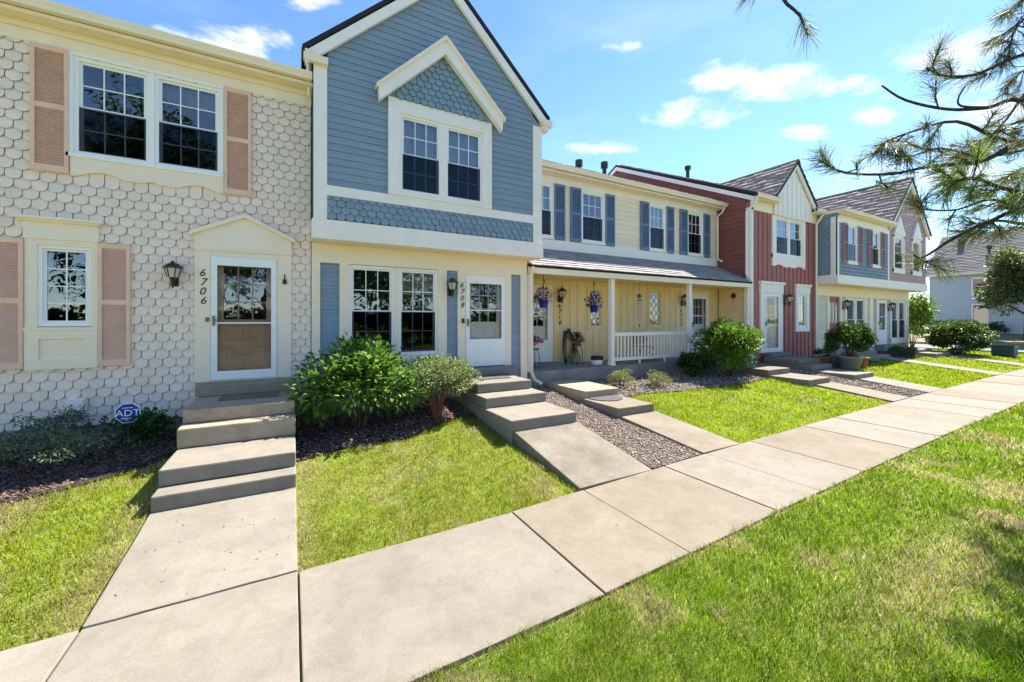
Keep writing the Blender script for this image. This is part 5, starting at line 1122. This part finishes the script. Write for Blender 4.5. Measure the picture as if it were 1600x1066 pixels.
# ------------------------------------------------------------------ far end: utility box, neighbour, tree, fence
o = thing('utility_box', (30.0, 5.2, gh(30, 5.2)), 'low green utility cabinet on the far lawn', 'utility box')
b0 = gh(30, 5.2); MB().box(29.55, 30.4, 4.85, 5.65, b0 - .1, b0 + .06).build('plinth', conc, o); MB().box(29.6, 30.35, 4.9, 5.6, b0 + .08, b0 + .5).build('cabinet', utilg, o, bevel=.02); MB().hexa([(29.56, 4.86, b0 + .5), (30.39, 4.86, b0 + .5), (30.39, 5.64, b0 + .5), (29.56, 5.64, b0 + .5), (29.6, 4.89, b0 + .58), (30.35, 4.89, b0 + .54), (30.35, 5.61, b0 + .54), (29.6, 5.61, b0 + .58)]).build('lid', utilg, o)
def house_far():
    H = thing('neighbour_house', (54, 5, .6), 'pale blue house with steep grey roof across the street', 'house'); X = 50.0
    hs = [(9.68, 10.42, 4.3, 5.55), (9.68, 10.42, 1.75, 3.35), (4.5, 5.3, 4.3, 5.55), (4.5, 5.3, 1.75, 3.35)]
    mb = wall_holes(-4, 13.05, .5, 6.05, 0, .2, hs); mb.v = [(X + y, x, z) for x, y, z in mb.v]; mb.f = [tuple(reversed(f)) for f in mb.f]; mb.build('wall', paleb, H)
    z = .9
    while z < 6.0:
        for a, b in ((-4, 4.4), (5.4, 9.58), (10.52, 13.05)): MB().hexa([(X - .03, a, z), (X - .001, a, z), (X - .001, b, z), (X - .03, b, z), (X - .008, a, z + .19), (X - .001, a, z + .19), (X - .001, b, z + .19), (X - .008, b, z + .19)]).build('clapboard', paleb, H)
        for a, b in ((4.4, 5.4), (9.58, 10.52)):
            if 3.45 < z < 4.05 or z < 1.5 or z > 5.65: MB().hexa([(X - .03, a, z), (X - .001, a, z), (X - .001, b, z), (X - .03, b, z), (X - .008, a, z + .19), (X - .001, a, z + .19), (X - .001, b, z + .19), (X - .008, b, z + .19)]).build('clapboard', paleb, H)
        z += .19
    for a, b, c, d in hs:
        w = MB().box(X - .06, X, a - .1, a, c - .12, d + .14).box(X - .06, X, b, b + .1, c - .12, d + .14).box(X - .06, X, a, b, c - .12, c).box(X - .06, X, a, b, d, d + .14).build('window', offwhite, H)
        q = MB(); q.v = [(X + .05, a, c), (X + .05, b, c), (X + .05, b, d), (X + .05, a, d)]; q.f = [(0, 3, 2, 1)]; q.build('pane', MATS['glass'], w); MB().box(X + .1, X + .12, a, b, c, d).build('blind', tealsh, w); MB().box(X + .0, X + .04, a, b, (c + d) / 2 - .02, (c + d) / 2 + .02).build('rail', offwhite, w)
    MB().box(X + .2, 59, 12.9, 13.05, .5, 6.05).prismx([(0, 0)] * 0 + [(13.04, 6.05), (13.04, 6.06), (12.9, 6.06), (12.9, 6.05)], X + .2, 59).build('side_wall', paleb, H)
    MB().prism([(X, 6.05), (59, 6.05), (54.5, 9.7)], 12.9, 13.04).build('gable_wall', paleb, H)
    rf = MB().prism([(X - .4, 6.0), (54.5, 9.95), (59.4, 6.0), (59.4, 6.12), (54.5, 10.07), (X - .4, 6.12)], -4.3, 13.35).build('roof', roofm, H)
    cells = []; v = Vector((4.9, 0, 3.95)).normalized(); shingle_boxes(cells, Vector((X - .42, -4.3, 6.125)), Vector((0, 1, 0)), v, 17.6, 6.2, .24, .45, .035)
    mb = MB(); [mb.hexa(c) for c in cells]; mb.build('shingles', mat('roof_grey', (.20, .185, .18), .2, 14, .9, rnd=.1), rf)['kind'] = 'stuff'
    MB().box(X - .45, X - .4, -4.3, 13.35, 5.95, 6.13).build('fascia', cream, H)
    MB().tube([(51.8, 9.9, 7.7), (51.8, 9.9, 8.5)], .09, 8).tube([(51.8, 9.9, 8.2), (51.8, 9.9, 8.4)], .17, 8).build('vent_pipe', black, H); MB().box(53.1, 53.7, 11.6, 12.0, 8.8, 9.5).build('roof_vent', roofedge, H); return H
house_far()
mb = MB().hexa([(42.25, -60, .2), (50, -60, .2), (50, 60, .2), (42.25, 60, .2), (42.25, -60, .47), (50, -60, 1.05), (50, 60, 1.05), (42.25, 60, .47)]); tag(mb.build('terrace', dryg), 'dry grassy bank rising to the pale blue house', 'bank', kind='structure')
o = thing('wooden_fence', (49, 15, .9), 'reddish wooden fence left of the pale blue house', 'fence')
bm_ = MB().box(-.02, .02, -.07, .07, 0, 1.75).mesh('fence_board', fencem)
for k in range(24): link('fence_board', bm_, o, (49.6, 13.3 + .152 * k, .9 + random.uniform(-.02, .02)))
for z in (1.2, 2.3): MB().box(49.62, 49.68, 13.2, 16.95, z, z + .09).build('fence_rail', fencem, o)
o = thing('shed', (54, 15.5, .9), 'cream shed wall with white corner behind the wooden fence', 'shed'); MB().box(51, 55, 13.5, 17.5, .6, 3.3).build('wall', beige, o); MB().box(50.9, 51, 13.45, 13.6, .6, 3.3).build('corner_post', offwhite, o); MB().prismx([(13.2, 3.3), (17.8, 3.3), (15.5, 4.2)][::-1], 50.8, 55.2).build('roof', roofm, o)
shrub('foundation_shrub', 'small dark shrub below the far house window', 'shrub', (49.3, 9.0, 1.0), (.6, .6), 1.0, 500, .2, .5, GREEN, clumps=12, stems=3)
shrub('foundation_shrub', 'row of dark green shrubbery against the pale blue wall', 'shrub', (49.2, 12.2, 1.0), (.6, 1.1), 1.1, 800, .2, .5, GREEN, clumps=18, stems=3)
def tree(name, label, base, hgt, cr, cz, n, leaf, cols, lean=(0, 0), m=None, clumps=60):
    o = thing(name, base, label, 'tree'); bx, by, bz = base; top = (bx + lean[0], by + lean[1], bz + hgt * .8)
    tr = MB().tube([(bx, by, bz - .2), (bx + lean[0] * .2, by + lean[1] * .2, bz + hgt * .3), top], [hgt * .032, hgt * .024, hgt * .006], 8)
    for k in range(9):
        a = k * 2.4; z0 = bz + hgt * (.22 + .05 * k); r_ = cr[0] * random.uniform(.5, .85); tr.tube([(bx + lean[0] * .4, by + lean[1] * .4, z0), (bx + math.cos(a) * r_ * .5, by + math.sin(a) * r_ * .5, z0 + hgt * .1), (bx + math.cos(a) * r_, by + math.sin(a) * r_, z0 + hgt * .17)], [hgt * .012, hgt * .008, .01], 6)
    tr.build('trunk', m or bark, o); P, U, D = crown_points((bx + lean[0] * .5, by + lean[1] * .5, bz + cz), cr, n, clumps, .3)
    V, F, T = leaf_arrays(P, unit(D + RNG.normal(size=D.shape) * .5), RNG.uniform(.6, 1.3, n) * leaf, .55, mix_tint(n, cols)); f = link('crown', np_mesh('crown', V, F, leafm, T), o); f['kind'] = 'stuff'; return o
tree('broadleaf_tree', 'small leafy tree in front of the pale blue house', (46.0, 7.0, .75), 6.4, (2.5, 2.3, 2.6), 3.9, 15000, .2, [(.08, .12, .03), (.13, .17, .05), (.05, .08, .02), (.2, .23, .09)])
tag(MB().box(35.9, 35.94, 3.9, 4.6, .9, 1.55).box(35.92, 35.96, 4.2, 4.26, .3, .9).build('sign_board', signw), 'small white sign board standing by the near kerb of the street', 'sign')
# ================================================================== pine by the sidewalk (trunk outside the picture)
def at(px, py, d):
    t = (px - 800) / 621.6; s, c = math.sin(R(29)), math.cos(R(29)); return Vector(((s + c * t) * d, (c - s * t) * d, 2.15 - (py - 500) / 621.6 * d))
PINE = thing('pine_tree', (8.8, .2, gz(8.8)), 'long-needled pine whose boughs reach over the sidewalk', 'tree')
MB().tube([(8.8, .2, .1), (8.79, .2, 1.5), (8.76, .2, 4), (8.74, .2, 7), (8.7, .2, 10)], [.24, .2, .16, .1, .03], 10).build('trunk', pinebark, PINE)
NV, NF, NT = [], [], []; nb_ = 0
def brush(p, d, n, length, spread=.9, along=.22, cols=None):
    """needles round the last stretch of a twig ending at p and pointing along d"""
    global nb_
    d = np.array(d.normalized()); a = RNG.uniform(0, 1, n); base = np.array(p) - d * (a[:, None] * along)
    q = unit(RNG.normal(size=(n, 3))); q = q - (q @ d)[:, None] * d; q = unit(q); ang = RNG.uniform(.25, spread, n)[:, None]
    dirn = unit(d * np.cos(ang) + q * np.sin(ang) + np.array([0, 0, -.08])); L = RNG.uniform(.75, 1.15, n)[:, None] * length; w = unit(np.cross(dirn, RNG.normal(size=(n, 3)))) * .0026
    tip = base + dirn * L + np.array([0, 0, -.025]) * L / .15; V = np.stack([base - w, base + w, tip + w * .5, tip - w * .5], 1).reshape(-1, 3)
    b = np.arange(n)[:, None] * 4 + nb_; F = np.concatenate([b + np.array([0, 1, 2]), b + np.array([0, 2, 3])], 0)
    T = mix_tint(n, cols or [(.15, .19, .06), (.20, .23, .08), (.09, .12, .04), (.26, .25, .11)]); NV.append(V); NF.append(F); NT.append(np.repeat(T, 4, 0)); nb_ += n * 4
def bough(pts, r0, r1, twigs, tw_len=.35, needles=60, nl=.16, tipn=True, bright=False):
    n = len(pts); sm = []
    for i in range(n - 1):
        for t in (0, .25, .5, .75):
            p0, p1, p2, p3 = pts[max(i - 1, 0)], pts[i], pts[i + 1], pts[min(i + 2, n - 1)]
            sm.append(.5 * ((2 * p1) + (p2 - p0) * t + (2 * p0 - 5 * p1 + 4 * p2 - p3) * t * t + (3 * p1 - p0 - 3 * p2 + p3) * t ** 3))
    sm.append(pts[-1]); m = len(sm); mb = MB().tube(sm, [r0 + (r1 - r0) * i / (m - 1) for i in range(m)], 6)
    cols = [(.22, .32, .06), (.16, .25, .05), (.30, .36, .11)] if bright else None
    if tipn: brush(sm[-1], sm[-1] - sm[-2], needles + 20, nl, 1.0, .2, cols)
    for k in range(twigs):
        i = int(m * (.12 + .85 * (k + random.random() * .6) / twigs)); i = min(i, m - 2); d = (sm[i + 1] - sm[i]).normalized()
        q = Vector((random.gauss(0, 1), random.gauss(0, 1), random.gauss(.15, .8))).normalized(); q = (d * .75 + q * .75).normalized(); L = tw_len * random.uniform(.5, 1.1)
        pe = sm[i] + q * L + Vector((0, 0, .05 * L)); pm = sm[i] + q * L * .5 + Vector((random.gauss(0, .02), random.gauss(0, .02), -.015))
        mb.tube([sm[i], pm, pe], [.007, .006, .004], 5); brush(pe, pe - pm, needles, nl, 1.05, .2, cols)
        if random.random() < .5:
            q2 = (q + Vector((random.gauss(0, .6), random.gauss(0, .6), random.gauss(0, .5)))).normalized(); p2 = pm + q2 * L * .55; mb.tube([pm, p2], [.005, .003], 5); brush(p2, p2 - pm, needles - 8, nl, 1.05, .16, cols)
    mb.build('branch', pinebark, PINE)
def T_(z, dx=0, dy=0): return Vector((8.77 + dx, .2 + dy, z))
bough([T_(3.6), at(1720, 200, 4.2), at(1600, 157, 3.8), at(1545, 168, 3.7), at(1483, 171, 3.6), at(1416, 157, 3.5), at(1378, 134, 3.45)], .026, .007, 2, .3, tipn=False)
bough([at(1540, 168, 3.68), at(1503, 166, 3.62), at(1497, 155, 3.6), at(1508, 135, 3.58)], .011, .006, 0, tipn=False)
bough([T_(4.2), at(1720, 60, 4.4), at(1600, 85, 4.0), at(1526, 116, 3.8), at(1475, 118, 3.7), at(1447, 106, 3.65)], .028, .006, 6, .28)
bough([at(1660, 215, 4.0), at(1573, 220, 3.8), at(1495, 190, 3.65), at(1416, 209, 3.5), at(1372, 228, 3.45)], .022, .005, 7, .22)
bough([T_(3.2), at(1720, 190, 4.1), at(1600, 220, 3.8), at(1534, 252, 3.65), at(1455, 260, 3.55), at(1392, 272, 3.48), at(1320, 270, 3.42), at(1284, 252, 3.4)], .03, .005, 10, .24)
bough([at(1620, 230, 3.9), at(1540, 245, 3.75), at(1470, 232, 3.6), at(1420, 245, 3.5), at(1385, 238, 3.45)], .014, .005, 6, .2)
bough([T_(2.8), at(1720, 340, 4.0), at(1600, 330, 3.6), at(1553, 343, 3.45), at(1494, 370, 3.35), at(1443, 402, 3.3), at(1428, 398, 3.28)], .026, .006, 4, .2, 52)
bough([at(1600, 330, 3.6), at(1550, 312, 3.5), at(1494, 328, 3.4), at(1442, 327, 3.35), at(1428, 318, 3.33)], .012, .005, 3, .18)
bough([at(1690, 300, 3.7), at(1600, 300, 3.5), at(1560, 292, 3.4), at(1520, 278, 3.35), at(1490, 285, 3.3)], .025, .006, 16, .3, 60, .15, bright=True)
bough([at(1690, 340, 3.8), at(1610, 350, 3.7), at(1560, 345, 3.6), at(1530, 355, 3.55)], .022, .006, 8, .26, 56, .15)
bough([at(1700, 120, 4.4), at(1620, 130, 4.2), at(1570, 190, 4.1), at(1530, 230, 4.0)], .02, .005, 10, .3, 40)
bough([at(1720, 20, 4.4), at(1640, 10, 4.2), at(1590, 40, 4.1), at(1575, 90, 4.0)], .02, .005, 10, .3, 44)
bough([at(1700, 250, 4.4), at(1620, 190, 4.3), at(1560, 205, 4.2), at(1500, 245, 4.1)], .02, .005, 9, .28, 40)
bough([at(1700, -60, 4.6), at(1640, -40, 4.4), at(1590, 10, 4.3)], .02, .005, 8, .3, 44)
bough([T_(5.6), at(1500, -200, 3.9), at(1330, -110, 3.4), at(1225, -20, 3.2), at(1250, 25, 3.2), at(1262, 55, 3.2)], .03, .006, 0, .2, 50)
brush(at(1157, 4, 3.2), at(1157, 4, 3.2) - at(1200, -30, 3.2), 30, .13)
bough([at(1330, -110, 3.4), at(1240, -60, 3.25), at(1165, -6, 3.2)], .012, .005, 0, .2, 30)
for pts in ([(1720, 300, 5.2), (1640, 320, 5.6), (1590, 300, 5.8), (1562, 318, 5.9)], [(1720, 230, 5.2), (1640, 200, 5.7), (1590, 190, 6.0), (1556, 215, 6.1)], [(1720, 120, 5.3), (1650, 90, 5.8), (1600, 110, 6.1), (1570, 140, 6.3)],
            [(1720, 20, 5.3), (1650, 10, 5.8), (1605, 20, 6.2), (1580, 50, 6.4)], [(1740, 160, 4.2), (1660, 270, 4.3), (1610, 260, 4.3), (1575, 275, 4.3)]):
    bough([at(*p) for p in pts], .022, .006, 12, .36, 46, .16)
for k in range(26):   # the rest of the crown, outside the picture
    a = k * 2.399; z = 2.6 + k * .28; L = 2.9 - k * .075; dx, dy = math.cos(a), math.sin(a)
    p0 = T_(z); pp = [p0, p0 + Vector((dx * L * .4, dy * L * .4, .15)), p0 + Vector((dx * L * .75, dy * L * .75, .25)), p0 + Vector((dx * L, dy * L, .45))]
    def seen(p): dd = p.x * math.sin(R(29)) + p.y * math.cos(R(29)); return dd > .1 and (p.x * math.cos(R(29)) - p.y * math.sin(R(29))) / dd < 1.36
    while any(seen(p) for p in pp) and L > .6: L *= .85; pp = [p0, p0 + Vector((dx * L * .4, dy * L * .4, .15)), p0 + Vector((dx * L * .75, dy * L * .75, .25)), p0 + Vector((dx * L, dy * L, .45))]
    bough(pp, .035, .008, 10, .4, 40)
f = link('needles', np_mesh('needles', np.concatenate(NV), np.concatenate(NF), needlem, np.concatenate(NT)), PINE); f['kind'] = 'stuff'
# ================================================================== trees across the lane behind the viewer: they show in the window panes
for i, (x, y, h_, r_) in enumerate(((-7.5, -14.5, 15, 4.4), (-1.5, -17, 11, 4.2), (7, -16, 8.5, 3.6), (16, -18, 10, 4.2), (26, -17, 9, 3.8))):
    tree('shade_tree', ['very tall leafy tree across the lane seen mirrored in the panes of 6706', 'broad leafy tree across the lane mirrored in the twin windows', 'slim leafy tree across the lane mirrored in the blue house glass', 'wide leafy tree across the lane mirrored in the porch windows', 'far leafy tree across the lane mirrored in the red house door'][i], (x, y, 0), h_, (r_, r_, h_ * (.38 if i else .47)), h_ * (.58 if i else .52), 3600 if i else 7000, .42, [(.05, .09, .02), (.08, .13, .03), (.03, .06, .015)])
shrub('boundary_hedge', 'long green hedge across the lane, mirrored low in the door glass', 'hedge', (4, -15.5, 0), (34, .9), 2.9, 16000, .42, .6, [(.05, .09, .02), (.08, .13, .03), (.03, .06, .015)], clumps=260, cr=.16, stems=12)
